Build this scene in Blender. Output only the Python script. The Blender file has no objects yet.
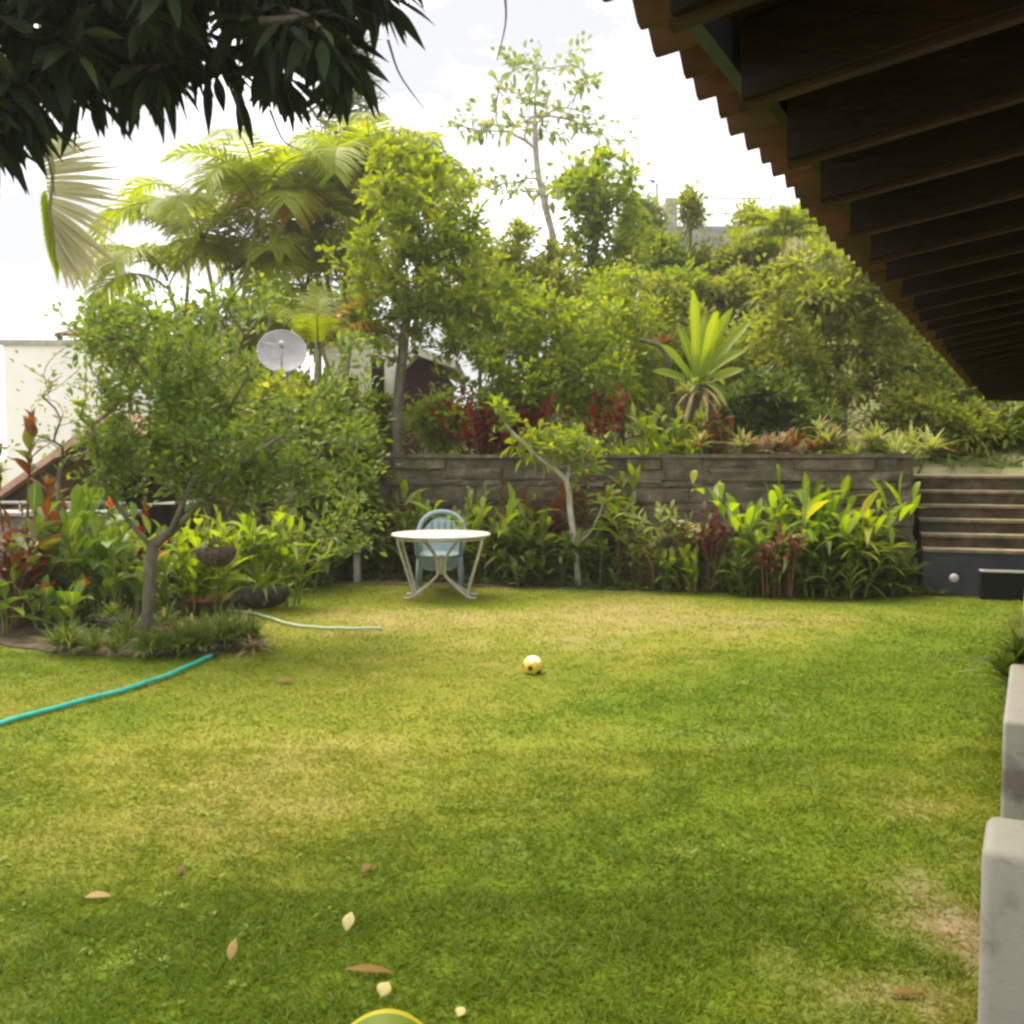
import bpy, bmesh, math, random
import numpy as np
from mathutils import Vector
R = math.radians
SC = bpy.context.scene
COL = SC.collection

# ------------------------------------------------------------------ camera
F = 1000.0; EYE = 1.6; PIT = math.atan(0.054)
cam_d = bpy.data.cameras.new('camera'); cam = bpy.data.objects.new('camera', cam_d); COL.objects.link(cam)
cam.location = (0, 0, EYE); cam.rotation_euler = (math.pi/2 - PIT, 0, 0)
cam_d.sensor_width = 36; cam_d.lens = 36*F/1024; cam_d.clip_start = .05; cam_d.clip_end = 2000
SC.camera = cam
# ------------------------------------------------------------------ light
SUN_DIR = Vector((-.30, .29, .90)).normalized()
SUN_EL = math.asin(SUN_DIR.z); SUN_AZ = math.atan2(SUN_DIR.x, SUN_DIR.y)
w = bpy.data.worlds.new('World'); SC.world = w; w.use_nodes = True
nt = w.node_tree; nt.nodes.clear()
def wn(t, **k):
    n = nt.nodes.new(t)
    for a, b in k.items(): setattr(n, a, b)
    return n
sky = wn('ShaderNodeTexSky', sky_type='NISHITA', sun_disc=False, sun_elevation=SUN_EL, sun_rotation=SUN_AZ, air_density=1.0, dust_density=3.0)
tc = wn('ShaderNodeTexCoord'); mp = wn('ShaderNodeMapping'); mp.inputs['Scale'].default_value = (1.2, 1.2, 3.2)
no = wn('ShaderNodeTexNoise'); no.inputs['Scale'].default_value = 2.2; no.inputs['Detail'].default_value = 6; no.inputs['Roughness'].default_value = .55
cr = wn('ShaderNodeValToRGB')
cr.color_ramp.elements[0].position = .42; cr.color_ramp.elements[0].color = (.25, .252, .258, 1)
cr.color_ramp.elements[1].position = .68; cr.color_ramp.elements[1].color = (.985, .985, 1.0, 1)
vm = wn('ShaderNodeVectorMath', operation='SCALE'); vm.inputs['Scale'].default_value = 7.1
mx = wn('ShaderNodeMix', data_type='RGBA'); mx.inputs['Factor'].default_value = .97
bg = wn('ShaderNodeBackground'); bg.inputs['Strength'].default_value = .125
ow = wn('ShaderNodeOutputWorld')
L = nt.links.new
L(tc.outputs['Generated'], mp.inputs['Vector']); L(mp.outputs[0], no.inputs['Vector']); L(no.outputs['Fac'], cr.inputs[0])
L(cr.outputs[0], vm.inputs[0]); L(sky.outputs[0], mx.inputs['A']); L(vm.outputs[0], mx.inputs['B'])
L(mx.outputs['Result'], bg.inputs['Color']); L(bg.outputs[0], ow.inputs[0])
sd = bpy.data.lights.new('sun', 'SUN'); sd.energy = 1.7; sd.angle = R(42); sd.color = (1, .90, .70)
so = bpy.data.objects.new('sun', sd); COL.objects.link(so); so.location = (0, 0, 30)
so.rotation_euler = SUN_DIR.to_track_quat('Z', 'Y').to_euler()
vs = SC.view_settings; SC.display_settings.display_device = 'sRGB'
vs.view_transform = 'Standard'; vs.look = 'None'; vs.exposure = 1.98; vs.gamma = 1; vs.use_curve_mapping = False
SC.render.engine = 'CYCLES'
cy = SC.cycles
cy.max_bounces = 12; cy.diffuse_bounces = 7; cy.transmission_bounces = 8; cy.transparent_max_bounces = 4; cy.caustics_reflective = False; cy.caustics_refractive = False
cy.use_denoising = True; cy.pixel_filter_type = 'BLACKMAN_HARRIS'; cy.filter_width = 2.8
RNG = np.random.default_rng(7)

# ------------------------------------------------------------------ pixel -> place helpers
cp, sp_ = math.cos(PIT), math.sin(PIT)
def ray(px, py):
    a, b = (px-512)/F, (512-py)/F
    return np.array([a, cp + b*sp_, -sp_ + b*cp])
def at(px, py, Y):
    d = ray(px, py); return np.array([0, 0, EYE]) + d*(Y/d[1])
def gnd(px, py, z=0.0):
    d = ray(px, py); return np.array([0, 0, EYE]) + d*((z-EYE)/d[2])
def nrm(v): return v/np.maximum(np.linalg.norm(v, axis=-1, keepdims=True), 1e-9)

# ------------------------------------------------------------------ mesh builder
class MB:
    def __init__(s): s.v=[]; s.q=[]; s.t=[]; s.a=[]; s.n=0; s.f=[]; s.mq=[]
    def add(s, v, q=None, t=None, a=None, mi=0):
        v = np.asarray(v, float).reshape(-1, 3)
        s.v.append(v); s.a.append(np.zeros((len(v), 3)) if a is None else np.asarray(a, float).reshape(-1, 3))
        if q is not None and len(q): s.q.append(np.asarray(q, np.int64).reshape(-1, 4)+s.n); s.mq.append(np.full(len(s.q[-1]), mi))
        if t is not None and len(t): s.t.append(np.asarray(t, np.int64).reshape(-1, 3)+s.n)
        s.n += len(v)
    def build(s, name, mat, parent=None, smooth=True, xform=None):
        v = np.concatenate(s.v) if s.v else np.zeros((0, 3))
        if xform is not None: v = xform(v)
        elif parent is not None: v = v - np.array(parent.location)
        q = np.concatenate(s.q) if s.q else np.zeros((0, 4), int)
        t = np.concatenate(s.t) if s.t else np.zeros((0, 3), int)
        me = bpy.data.meshes.new(name)
        me.vertices.add(len(v)); me.vertices.foreach_set('co', v.astype(np.float32).ravel())
        nl = len(q)*4 + len(t)*3
        me.loops.add(nl); me.loops.foreach_set('vertex_index', np.concatenate([q.ravel(), t.ravel()]).astype(np.int32))
        me.polygons.add(len(q)+len(t))
        ls = np.concatenate([np.arange(len(q))*4, len(q)*4+np.arange(len(t))*3])
        me.polygons.foreach_set('loop_start', ls.astype(np.int32))
        me.polygons.foreach_set('use_smooth', np.full(len(q)+len(t), smooth))
        mats = mat if isinstance(mat, (list, tuple)) else [mat]
        for m in mats: me.materials.append(m)
        if len(mats) > 1: me.polygons.foreach_set('material_index', np.concatenate(s.mq+[np.zeros(len(t))]).astype(np.int32))
        at_ = me.attributes.new('leaf', 'FLOAT_VECTOR', 'POINT')
        at_.data.foreach_set('vector', np.concatenate(s.a).astype(np.float32).ravel())
        me.update(calc_edges=True); me.validate()
        o = bpy.data.objects.new(name, me); COL.objects.link(o)
        if parent is not None: o.parent = parent
        return o
    # ---- shapes
    def box(s, x0, x1, y0, y1, z0, z1, fr=None):
        c = np.array([(x, y, z) for z in (z0, z1) for y in (y0, y1) for x in (x0, x1)], float)
        if fr: c = fr(c)
        s.add(c, [(0,2,3,1),(4,5,7,6),(0,1,5,4),(2,6,7,3),(0,4,6,2),(1,3,7,5)])
    def bar(s, a, b, w, h, up=(0, 0, 1)):
        a = np.array(a, float); b = np.array(b, float); d = nrm(b-a); up = np.array(up, float)
        sd_ = nrm(np.cross(d, up)); u = np.cross(sd_, d)
        c = np.array([e + sd_*i*w/2 + u*j*h/2 for e in (a, b) for j in (-1, 1) for i in (-1, 1)])
        s.add(c, [(0,2,3,1),(4,5,7,6),(0,1,5,4),(2,6,7,3),(0,4,6,2),(1,3,7,5)])
    def tube(s, P, r, k=6, cap=True, a=None):
        P = np.asarray(P, float); m = len(P); r = np.broadcast_to(np.asarray(r, float), (m,))
        T = nrm(np.gradient(P, axis=0))
        ref = np.array([0, 0, 1.0]) if abs(T[0][2]) < .9 else np.array([1.0, 0, 0])
        U = np.zeros((m, 3)); u = nrm(np.cross(T[0], ref))
        for i in range(m):
            u = nrm(u - T[i]*np.dot(u, T[i])); U[i] = u
        V = np.cross(T, U)
        ang = np.arange(k)*2*np.pi/k
        v = P[:, None] + r[:, None, None]*(np.cos(ang)[None, :, None]*U[:, None] + np.sin(ang)[None, :, None]*V[:, None])
        i = np.arange(m-1)[:, None]*k; j = np.arange(k)[None]; j2 = (j+1) % k
        q = np.stack([i+j, i+j2, i+k+j2, i+k+j], -1).reshape(-1, 4)
        t = []
        vv = v.reshape(-1, 3)
        if cap:
            vv = np.concatenate([vv, P[:1], P[-1:]]); n0 = m*k
            t = [(n0, (x+1) % k, x) for x in range(k)] + [(n0+1, (m-1)*k+x, (m-1)*k+(x+1) % k) for x in range(k)]
        s.add(vv, q, t)
    def lathe(s, c, prof, k=24, sx=1, sy=1):
        prof = np.array(prof, float); m = len(prof); ang = np.arange(k)*2*np.pi/k
        v = np.stack([prof[:, 0][:, None]*np.cos(ang)*sx, prof[:, 0][:, None]*np.sin(ang)*sy, np.repeat(prof[:, 1][:, None], k, 1)], -1) + np.array(c)
        i = np.arange(m-1)[:, None]*k; j = np.arange(k)[None]; j2 = (j+1) % k
        s.add(v, np.stack([i+j, i+j2, i+k+j2, i+k+j], -1).reshape(-1, 4))
    def leaves(s, P, D, N, Ln, W, prof, droop=0., fold=0., tone=None, tw=0.):
        P = np.asarray(P, float); n = len(P)
        if n == 0: return
        D = nrm(np.broadcast_to(np.asarray(D, float), (n, 3))); N = np.broadcast_to(np.asarray(N, float), (n, 3))
        N = nrm(N - D*np.sum(D*N, 1, keepdims=True)); S = np.cross(D, N)
        Ln = np.broadcast_to(np.asarray(Ln, float), (n,)); W = np.broadcast_to(np.asarray(W, float), (n,))
        droop = np.broadcast_to(np.asarray(droop, float), (n,))
        pf = np.array(prof, float); m = len(pf); sv = np.linspace(0, 1, m)
        c = P[:, None] + D[:, None]*(Ln[:, None, None]*sv[None, :, None])
        c = c + np.array([0, 0, -1.0])*(droop[:, None]*Ln[:, None]*sv[None]**2)[..., None]
        hw = (W[:, None]*pf[None])[..., None]/2
        if tone is None: tone = RNG.random(n)
        tone = np.broadcast_to(tone, (n,))
        if fold:
            up = N[:, None]*hw*fold
            v = np.stack([c - S[:, None]*hw + up, c, c + S[:, None]*hw + up], 2); k = 3; us = np.array([-1, 0, 1.])
        else:
            v = np.stack([c - S[:, None]*hw, c + S[:, None]*hw], 2); k = 2; us = np.array([-1, 1.])
        a = np.zeros((n, m, k, 3)); a[..., 0] = tone[:, None, None]; a[..., 1] = sv[None, :, None]; a[..., 2] = us
        base = (np.arange(n)*m*k)[:, None, None]; i = (np.arange(m-1)*k)[None, :, None]; j = np.arange(k-1)[None, None]
        b = base+i+j
        s.add(v, np.stack([b, b+1, b+k+1, b+k], -1).reshape(-1, 4), None, a)

OVAL = [.12, .8, 1, .72, .04]; LANCE = [.15, .75, 1, .8, .42, .03]; DIAM = [.2, 1, .05]; STRAP = [.55, .95, 1, .92, .72, .4, .03]
SIMPLE = [.15, .95, .8, .04]; BLADE = [.8, 1, .7, .05]; PADDLE = [.1, .55, .95, 1, .9, .6, .04]

def empty(name, loc, label, cat, group=None):
    o = bpy.data.objects.new(name, None); o.empty_display_size = .1; COL.objects.link(o)
    o.location = tuple(float(x) for x in loc); return tag(o, label, cat, group)
def tag(o, label, cat, group=None):
    o['label'] = label; o['category'] = cat
    if group: o['group'] = group
    return o
def structure(o): o['kind'] = 'structure'; return o
def recenter(o, loc):
    me = o.data; n = len(me.vertices); a = np.zeros(n*3, np.float32); me.vertices.foreach_get('co', a)
    a = a.reshape(-1, 3)-np.array(loc, np.float32); me.vertices.foreach_set('co', a.ravel()); me.update()
    o.location = tuple(float(x) for x in loc); return o

# ------------------------------------------------------------------ materials
class NG:
    def __init__(s, name):
        s.m = bpy.data.materials.new(name); s.m.use_nodes = True; s.t = s.m.node_tree; s.t.nodes.clear()
        s.out = s.n('ShaderNodeOutputMaterial')
    def n(s, t, **k):
        o = s.t.nodes.new(t)
        for a, b in k.items(): setattr(o, a, b)
        return o
    def l(s, a, b): s.t.links.new(a, b)
    def noise(s, scale, detail=4, rough=.5, stretch=None, obj=True):
        tcn = s.n('ShaderNodeTexCoord'); o = s.n('ShaderNodeTexNoise')
        o.inputs['Scale'].default_value = scale; o.inputs['Detail'].default_value = detail; o.inputs['Roughness'].default_value = rough
        if stretch:
            m = s.n('ShaderNodeMapping'); m.inputs['Scale'].default_value = stretch
            s.l(tcn.outputs['Object'], m.inputs[0]); s.l(m.outputs[0], o.inputs['Vector'])
        else: s.l(tcn.outputs['Object'], o.inputs['Vector'])
        return o.outputs['Fac']
    def ramp(s, src, stops):
        r = s.n('ShaderNodeValToRGB'); e = r.color_ramp.elements
        while len(e) < len(stops): e.new(.5)
        for x, (p, c) in zip(e, stops): x.position = p; x.color = (*c, 1)
        s.l(src, r.inputs[0]); return r.outputs[0]
    def math(s, op, a, b=None, c=None, clamp=False):
        o = s.n('ShaderNodeMath', operation=op); o.use_clamp = clamp
        for i, x in enumerate((a, b, c)):
            if x is None: continue
            if isinstance(x, (int, float)): o.inputs[i].default_value = x
            else: s.l(x, o.inputs[i])
        return o.outputs[0]
    def mix(s, f, a, b):
        o = s.n('ShaderNodeMix', data_type='RGBA')
        for nm, x in (('Factor', f), ('A', a), ('B', b)):
            if isinstance(x, (int, float)): o.inputs[nm].default_value = x
            elif isinstance(x, tuple): o.inputs[nm].default_value = (*x, 1)
            else: s.l(x, o.inputs[nm])
        return o.outputs['Result']
    def bump(s, h, strength=.5, dist=.02):
        b = s.n('ShaderNodeBump'); b.inputs['Strength'].default_value = strength; b.inputs['Distance'].default_value = dist
        s.l(h, b.inputs['Height']); return b.outputs[0]
    def pbsdf(s, col, rough=.7, spec=.3, normal=None, metal=0):
        p = s.n('ShaderNodeBsdfPrincipled')
        if isinstance(col, tuple): p.inputs['Base Color'].default_value = (*col, 1)
        else: s.l(col, p.inputs['Base Color'])
        if isinstance(rough, (int, float)): p.inputs['Roughness'].default_value = rough
        else: s.l(rough, p.inputs['Roughness'])
        p.inputs['Specular IOR Level'].default_value = spec; p.inputs['Metallic'].default_value = metal
        if normal is not None: s.l(normal, p.inputs['Normal'])
        return p.outputs[0]
    def done(s, sh): s.l(sh, s.out.inputs[0]); return s.m

def leafmat(name, c1, c2, c3=None, trans=.45, rough=.42, spec=.35, rib=None, edge=None, clump=1.1, tip=None, edge_w=.7, c3at=.93):
    g = NG(name); a = g.n('ShaderNodeAttribute', attribute_name='leaf'); sx = g.n('ShaderNodeSeparateXYZ'); g.l(a.outputs['Vector'], sx.inputs[0])
    nz = g.noise(clump, 2)
    f = g.math('ADD', g.math('MULTIPLY', sx.outputs[0], .55), g.math('MULTIPLY', g.math('SUBTRACT', nz, .25), .9), clamp=True)
    col = g.ramp(f, [(.15, c1), (.85, c2)])
    if c3 is not None: col = g.mix(g.math('GREATER_THAN', sx.outputs[0], c3at), col, c3)
    if tip is not None: col = g.mix(g.math('POWER', sx.outputs[1], 3.0), col, tip)
    au = g.math('ABSOLUTE', sx.outputs[2])
    if edge is not None: col = g.mix(g.math('GREATER_THAN', au, edge_w), col, edge)
    if rib is not None: col = g.mix(g.math('LESS_THAN', au, .12), col, rib)
    p = g.pbsdf(col, rough, spec)
    t = g.n('ShaderNodeBsdfTranslucent')
    hs = g.n('ShaderNodeHueSaturation'); hs.inputs['Hue'].default_value = .491; hs.inputs['Saturation'].default_value = 1.12; hs.inputs['Value'].default_value = 1.35
    g.l(col, hs.inputs['Color']); g.l(hs.outputs[0], t.inputs['Color'])
    m = g.n('ShaderNodeMixShader'); m.inputs[0].default_value = trans; g.l(p, m.inputs[1]); g.l(t.outputs[0], m.inputs[2])
    return g.done(m.outputs[0])
def noisemat(name, c1, c2, scale=6, rough=.8, spec=.25, bump=.0, stretch=None, lo=.35, hi=.65, c3=None, s3=1.3, bscale=None, bd=.02):
    g = NG(name); nz = g.noise(scale, 6, .6, stretch); col = g.ramp(nz, [(lo, c1), (hi, c2)])
    if c3 is not None:
        n3 = g.noise(s3, 5, .6); col = g.mix(g.ramp(n3, [(.5, (0, 0, 0)), (.66, (1, 1, 1))]), col, c3)
    nm = None
    if bump: nm = g.bump(g.noise(bscale or scale*3, 6, .6, stretch), bump, bd)
    return g.done(g.pbsdf(col, rough, spec, nm))

M = {}
M['bark'] = noisemat('bark', (.075, .062, .042), (.19, .165, .12), 14, bump=.6, stretch=(1, 1, .35), c3=(.09, .11, .05))
M['bark_dark'] = noisemat('bark_dark', (.05, .04, .03), (.13, .11, .08), 14, bump=.6, stretch=(1, 1, .35))
M['bark_pale'] = noisemat('bark_pale', (.26, .24, .19), (.45, .42, .36), 11, bump=.4, stretch=(1, 1, .4))
M['stem_green'] = noisemat('stem_green', (.10, .14, .03), (.2, .22, .05), 9)
M['stem_red'] = noisemat('stem_red', (.10, .045, .025), (.2, .11, .05), 9)
M['palm_stem'] = noisemat('palm_stem', (.20, .19, .09), (.36, .33, .18), 5, stretch=(1, 1, 3))
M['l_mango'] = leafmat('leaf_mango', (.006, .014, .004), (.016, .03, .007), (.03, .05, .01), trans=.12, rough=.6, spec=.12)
M['l_yellow'] = leafmat('leaf_yellow_green', (.165, .235, .02), (.31, .37, .045), (.42, .38, .06), trans=.58)
M['l_lime'] = leafmat('leaf_lime', (.15, .22, .02), (.29, .36, .045), (.38, .37, .06), trans=.56)
M['l_mid'] = leafmat('leaf_mid_green', (.11, .16, .018), (.23, .29, .035), (.32, .32, .05), trans=.52)
M['l_guava'] = leafmat('leaf_guava', (.15, .20, .028), (.31, .34, .055), (.40, .37, .07), trans=.54)
M['l_citrus'] = leafmat('leaf_citrus', (.10, .165, .026), (.21, .285, .05), (.30, .31, .07), trans=.5)
M['l_dark'] = leafmat('leaf_dark_green', (.055, .09, .014), (.145, .20, .03), (.25, .26, .05), trans=.46)
M['l_pale'] = leafmat('leaf_pale_green', (.15, .2, .06), (.3, .36, .12), (.4, .4, .1), trans=.45)
M['l_palm'] = leafmat('leaf_palm', (.19, .25, .018), (.38, .44, .04), (.52, .44, .04), trans=.6)
M['l_palm_grey'] = leafmat('leaf_palm_grey', (.12, .17, .06), (.25, .31, .12), (.38, .36, .15), trans=.45)
M['l_palm_gold'] = leafmat('leaf_palm_gold', (.36, .22, .012), (.5, .33, .03), (.5, .28, .03), trans=.5)
M['l_frond'] = leafmat('leaf_old_frond', (.36, .36, .20), (.52, .50, .32), (.40, .32, .06), trans=.45, tip=(.32, .22, .08))
M['l_fern'] = leafmat('leaf_birds_nest', (.17, .25, .012), (.32, .40, .03), trans=.55, rib=(.36, .42, .07))
M['l_ginger'] = leafmat('leaf_ginger', (.14, .23, .015), (.30, .40, .03), (.45, .44, .05), trans=.54, rib=(.28, .36, .06))
M['l_heli'] = leafmat('leaf_heliconia', (.09, .17, .02), (.22, .32, .04), (.42, .42, .05), trans=.45, rib=(.3, .35, .1), rough=.3)
M['l_red'] = leafmat('leaf_red', (.11, .014, .008), (.26, .034, .016), (.27, .08, .02), trans=.45)
M['l_wine'] = leafmat('leaf_wine', (.12, .035, .03), (.27, .10, .085), (.14, .15, .03), trans=.42, c3at=.7)
M['l_rust'] = leafmat('leaf_rust', (.12, .045, .016), (.25, .10, .035), (.15, .17, .03), trans=.45, c3at=.7)
M['l_brom'] = leafmat('leaf_bromeliad', (.15, .19, .022), (.32, .34, .06), (.30, .14, .06), trans=.4, edge=(.36, .36, .14), edge_w=.8)
M['l_brompink'] = leafmat('leaf_bromeliad_pink', (.13, .16, .03), (.28, .22, .10), (.3, .12, .10), trans=.38, c3at=.75, tip=(.36, .25, .19))
M['l_varieg'] = leafmat('leaf_variegated', (.13, .19, .03), (.30, .35, .08), (.5, .48, .2), trans=.45, rib=(.5, .5, .2), c3at=.78)
M['l_grassy'] = leafmat('leaf_grassy', (.06, .105, .015), (.17, .22, .03), (.32, .28, .07), trans=.42)
M['l_dry'] = leafmat('leaf_dry', (.22, .13, .05), (.42, .30, .15), trans=.25)
M['l_flower'] = leafmat('petal_orange', (.55, .10, .01), (.75, .2, .02), trans=.35)
M['l_drygrass'] = leafmat('leaf_dry_grass', (.20, .19, .07), (.34, .31, .13), (.14, .18, .03), trans=.35, c3at=.6)
M['soil'] = noisemat('soil', (.06, .045, .025), (.16, .12, .07), 7, rough=.95, bump=.8, bscale=25)
M['earth'] = noisemat('hill_earth', (.13, .13, .05), (.33, .29, .16), .9, rough=.95, bump=.8, bscale=6, c3=(.12, .15, .03), s3=.5, bd=.1)
g = NG('wall_stone'); c = g.ramp(g.noise(5, 7, .7), [(.3, (.075, .06, .037)), (.5, (.14, .117, .074)), (.72, (.25, .21, .145))])
c = g.mix(g.ramp(g.noise(1.4, 6, .65, (1, 1, .45)), [(.45, (0, 0, 0)), (.62, (.85, .85, .85))]), c, (.085, .072, .046))
c = g.mix(g.ramp(g.noise(3.3, 6, .7), [(.56, (0, 0, 0)), (.68, (.7, .7, .7))]), c, (.24, .22, .17)); c = g.mix(g.ramp(g.noise(2.1, 6, .7), [(.58, (0, 0, 0)), (.72, (.6, .6, .6))]), c, (.075, .085, .03))
M['stone_wall'] = g.done(g.pbsdf(c, .92, .2, g.bump(g.noise(17, 7, .7), 1.0, .03)))
M['mortar'] = noisemat('mortar', (.055, .046, .03), (.12, .10, .07), 9, rough=.95, bump=.5)
M['stone_grey'] = noisemat('garden_stone', (.16, .15, .12), (.42, .39, .33), 4, rough=.9, bump=.7, c3=(.16, .18, .1), bscale=14)
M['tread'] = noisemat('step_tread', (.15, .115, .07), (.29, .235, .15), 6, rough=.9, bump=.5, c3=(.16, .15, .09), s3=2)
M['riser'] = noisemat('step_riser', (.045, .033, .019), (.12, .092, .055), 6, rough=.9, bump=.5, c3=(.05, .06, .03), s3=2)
M['slate'] = noisemat('dark_paint', (.045, .045, .055), (.075, .075, .088), 3, rough=.75, bump=.1)
M['black'] = noisemat('black_paint', (.006, .006, .007), (.014, .014, .015), 5, rough=.7)
M['pink'] = noisemat('pink_enamel', (.62, .48, .55), (.75, .62, .68), 9, rough=.4)
def render_wall_mat(name, base, stain):
    g = NG(name); c = g.ramp(g.noise(2.2, 6, .65), [(.35, base), (.7, tuple(x*.8 for x in base))])
    c = g.mix(g.ramp(g.noise(2.3, 5, .55), [(.52, (0, 0, 0)), (.60, (.7, .7, .7))]), c, stain)
    c = g.mix(g.ramp(g.noise(22, 4, .6), [(.62, (0, 0, 0)), (.75, (.35, .35, .35))]), c, stain)
    return g.done(g.pbsdf(c, .85, .25, g.bump(g.noise(40, 5, .6), .25, .01)))
M['render_wall'] = render_wall_mat('white_render', (.34, .325, .28), (.10, .082, .058))
M['house_white'] = noisemat('house_white', (.84, .82, .80), (.90, .88, .86), 1.4, rough=.85, bump=.1)
M['roof_red'] = noisemat('roof_red', (.10, .035, .03), (.2, .08, .06), 3, rough=.8, bump=.4)
M['maroon'] = noisemat('maroon_paint', (.035, .014, .012), (.075, .03, .025), 3, rough=.85, bump=.2)
M['roof_pink'] = noisemat('roof_pink', (.42, .23, .17), (.58, .36, .28), 5, rough=.85, bump=.4)
M['dark_wood'] = noisemat('dark_wood', (.025, .018, .012), (.06, .042, .028), 6, stretch=(1, 1, .2), bump=.3)
M['concrete'] = noisemat('old_concrete', (.28, .27, .25), (.46, .45, .42), 3, rough=.9, bump=.3, c3=(.2, .2, .17))
M['tile'] = noisemat('clay_tile', (.06, .024, .015), (.13, .058, .036), 5, rough=.85, bump=.4, c3=(.06, .045, .032), s3=2.5)
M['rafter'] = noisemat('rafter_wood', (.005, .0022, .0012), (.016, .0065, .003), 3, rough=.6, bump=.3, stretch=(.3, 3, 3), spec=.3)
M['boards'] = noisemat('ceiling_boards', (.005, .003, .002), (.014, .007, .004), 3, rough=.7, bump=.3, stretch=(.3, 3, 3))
M['rafter_lit_edge'] = noisemat('rafter_lit_edge', (.020, .0105, .005), (.042, .022, .010), 5, rough=.7)
M['fascia'] = noisemat('fascia_paint', (.035, .04, .046), (.06, .068, .075), 4, rough=.6)
M['dish'] = noisemat('dish_mesh', (.27, .26, .27), (.36, .35, .36), 6, rough=.55)
M['grey_metal'] = noisemat('grey_metal', (.30, .30, .30), (.4, .4, .4), 8, rough=.5)
M['table_top'] = noisemat('table_white', (.62, .59, .52), (.68, .65, .58), 5, rough=.4, spec=.4)
M['table_leg'] = noisemat('table_cream', (.36, .34, .26), (.5, .475, .39), 8, rough=.5)
M['chair'] = noisemat('chair_blue', (.20, .27, .30), (.26, .335, .36), 5, rough=.45)
M['hose'] = noisemat('hose_teal', (.03, .33, .27), (.06, .45, .37), 8, rough=.4)
M['hose_pale'] = noisemat('hose_pale', (.34, .45, .30), (.48, .55, .40), 8, rough=.5)
M['ball'] = noisemat('ball_yellow', (.62, .46, .05), (.72, .56, .10), 14, rough=.45)
M['ball_sunlit'] = noisemat('ball_sunlit', (.74, .66, .38), (.8, .74, .5), 14, rough=.45)
M['ball_dark'] = noisemat('ball_dark', (.06, .035, .012), (.1, .06, .02), 14, rough=.5)
M['coir'] = noisemat('coir', (.07, .045, .028), (.16, .11, .075), 22, rough=.95, bump=1, bscale=60, bd=.03)
M['coir_dark'] = noisemat('coir_dark', (.022, .02, .016), (.06, .052, .042), 22, rough=.95, bump=1, bscale=60, bd=.03)
M['terra'] = noisemat('terracotta', (.24, .10, .055), (.36, .17, .10), 9, rough=.85, bump=.2)
M['plastic_dark'] = noisemat('dark_pot', (.03, .027, .024), (.07, .06, .05), 9, rough=.6)
M['twig'] = noisemat('twig', (.05, .04, .025), (.11, .09, .06), 12)

# ------------------------------------------------------------------ value noise for the ground
def vnoise(x, y, scale, seed):
    r = np.random.default_rng(seed); T = r.random((64, 64)); x = np.asarray(x)*scale+1000; y = np.asarray(y)*scale+1000
    i = np.floor(x).astype(int); j = np.floor(y).astype(int); fx = x-i; fy = y-j
    fx = fx*fx*(3-2*fx); fy = fy*fy*(3-2*fy); i %= 64; j %= 64; i2 = (i+1) % 64; j2 = (j+1) % 64
    return (T[i, j]*(1-fx)+T[i2, j]*fx)*(1-fy)+(T[i, j2]*(1-fx)+T[i2, j2]*fx)*fy
# the lawn's dry and bare patches: (x, y, rx, ry, amount)
def dryness(x, y):
    n = .55*vnoise(x, y, .8, 1)+.3*vnoise(x, y, 2.2, 2)+.25*vnoise(x, y, 6, 3)
    d = .34+0*x
    for px, py, rx, ry, am in [(480,720,2.2,1.4,.28),(330,690,2.0,1.0,.12),(560,625,3.4,1.6,.42),(760,618,1.6,.9,.30),(120,790,1.7,1.2,.10),(520,655,1.8,1.1,.22),(300,860,.9,.6,.13),
                                (860,690,1.9,1.6,-.42),(700,800,1.7,1.9,-.36),(960,640,1.8,1.6,-.42),(620,900,1.2,.7,-.25),(60,960,.8,.5,-.34),(240,990,1.2,.5,-.22),(40,735,.7,.6,-.15),(450,960,1.6,.5,-.3),(270,640,.9,.4,-.1),
                                (965,815,.3,.4,.2)]:
        c = gnd(px, py); d = d+.78*am*np.exp(-((x-c[0])/rx)**2-((y-c[1])/ry)**2)
    return np.clip(d+(n-.55)*.75, 0, 1)
def bareness(x, y):
    n = .6*vnoise(x, y, 3.5, 5)+.4*vnoise(x, y, 9, 6)
    b = 0*x
    for px, py, rx, ry, am in [(945,925,.26,.28,1.0),(978,950,.16,.7,1.0),(920,1000,.30,.22,.95),(985,860,.13,.3,.55),(965,1050,.4,.15,.8),(975,805,.12,.25,.35),(700,625,1.3,.35,.2),(560,640,.5,.3,.25),(930,812,.3,.2,.4)]:
        c = gnd(px, py); b = np.maximum(b, am*np.exp(-((x-c[0])/rx)**2-((y-c[1])/ry)**2))
    return np.clip(b*1.35+(n-.66)*1.3, 0, 1)

# house axis (the eave and the white walls run along A)
TH = math.atan(.523); A = np.array([math.sin(TH), math.cos(TH), 0]); PL = np.array([-math.cos(TH), math.sin(TH), 0])
def hp(t, l, z): return A*t+PL*l+np.array([0, 0, z])
def hfr(c): return c[:, 0:1]*A+c[:, 1:2]*PL+c[:, 2:3]*np.array([0, 0, 1.0])
WS = (13.9-11.8)/(4.75+1.97)
def wallY(x): return 11.8+(4.75-np.asarray(x, float))*WS
def ragged(P, amp, seed):
    r = np.random.default_rng(seed); out = [P[0]]
    for p, q in zip(P[:-1], P[1:]):
        n = max(1, int(np.linalg.norm(q-p)/.09)); d = nrm(q-p); nn = np.array([-d[1], d[0], 0])
        for i in range(1, n+1): out.append(p+(q-p)*i/n+nn*r.normal(0, amp)*(i < n))
    return out
LEFT_EDGE = [gnd(-500, 655), gnd(0, 645), gnd(60, 656), gnd(170, 658), gnd(258, 651), gnd(262, 638), gnd(238, 622), gnd(215, 612), gnd(262, 598), gnd(330, 584)]
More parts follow.
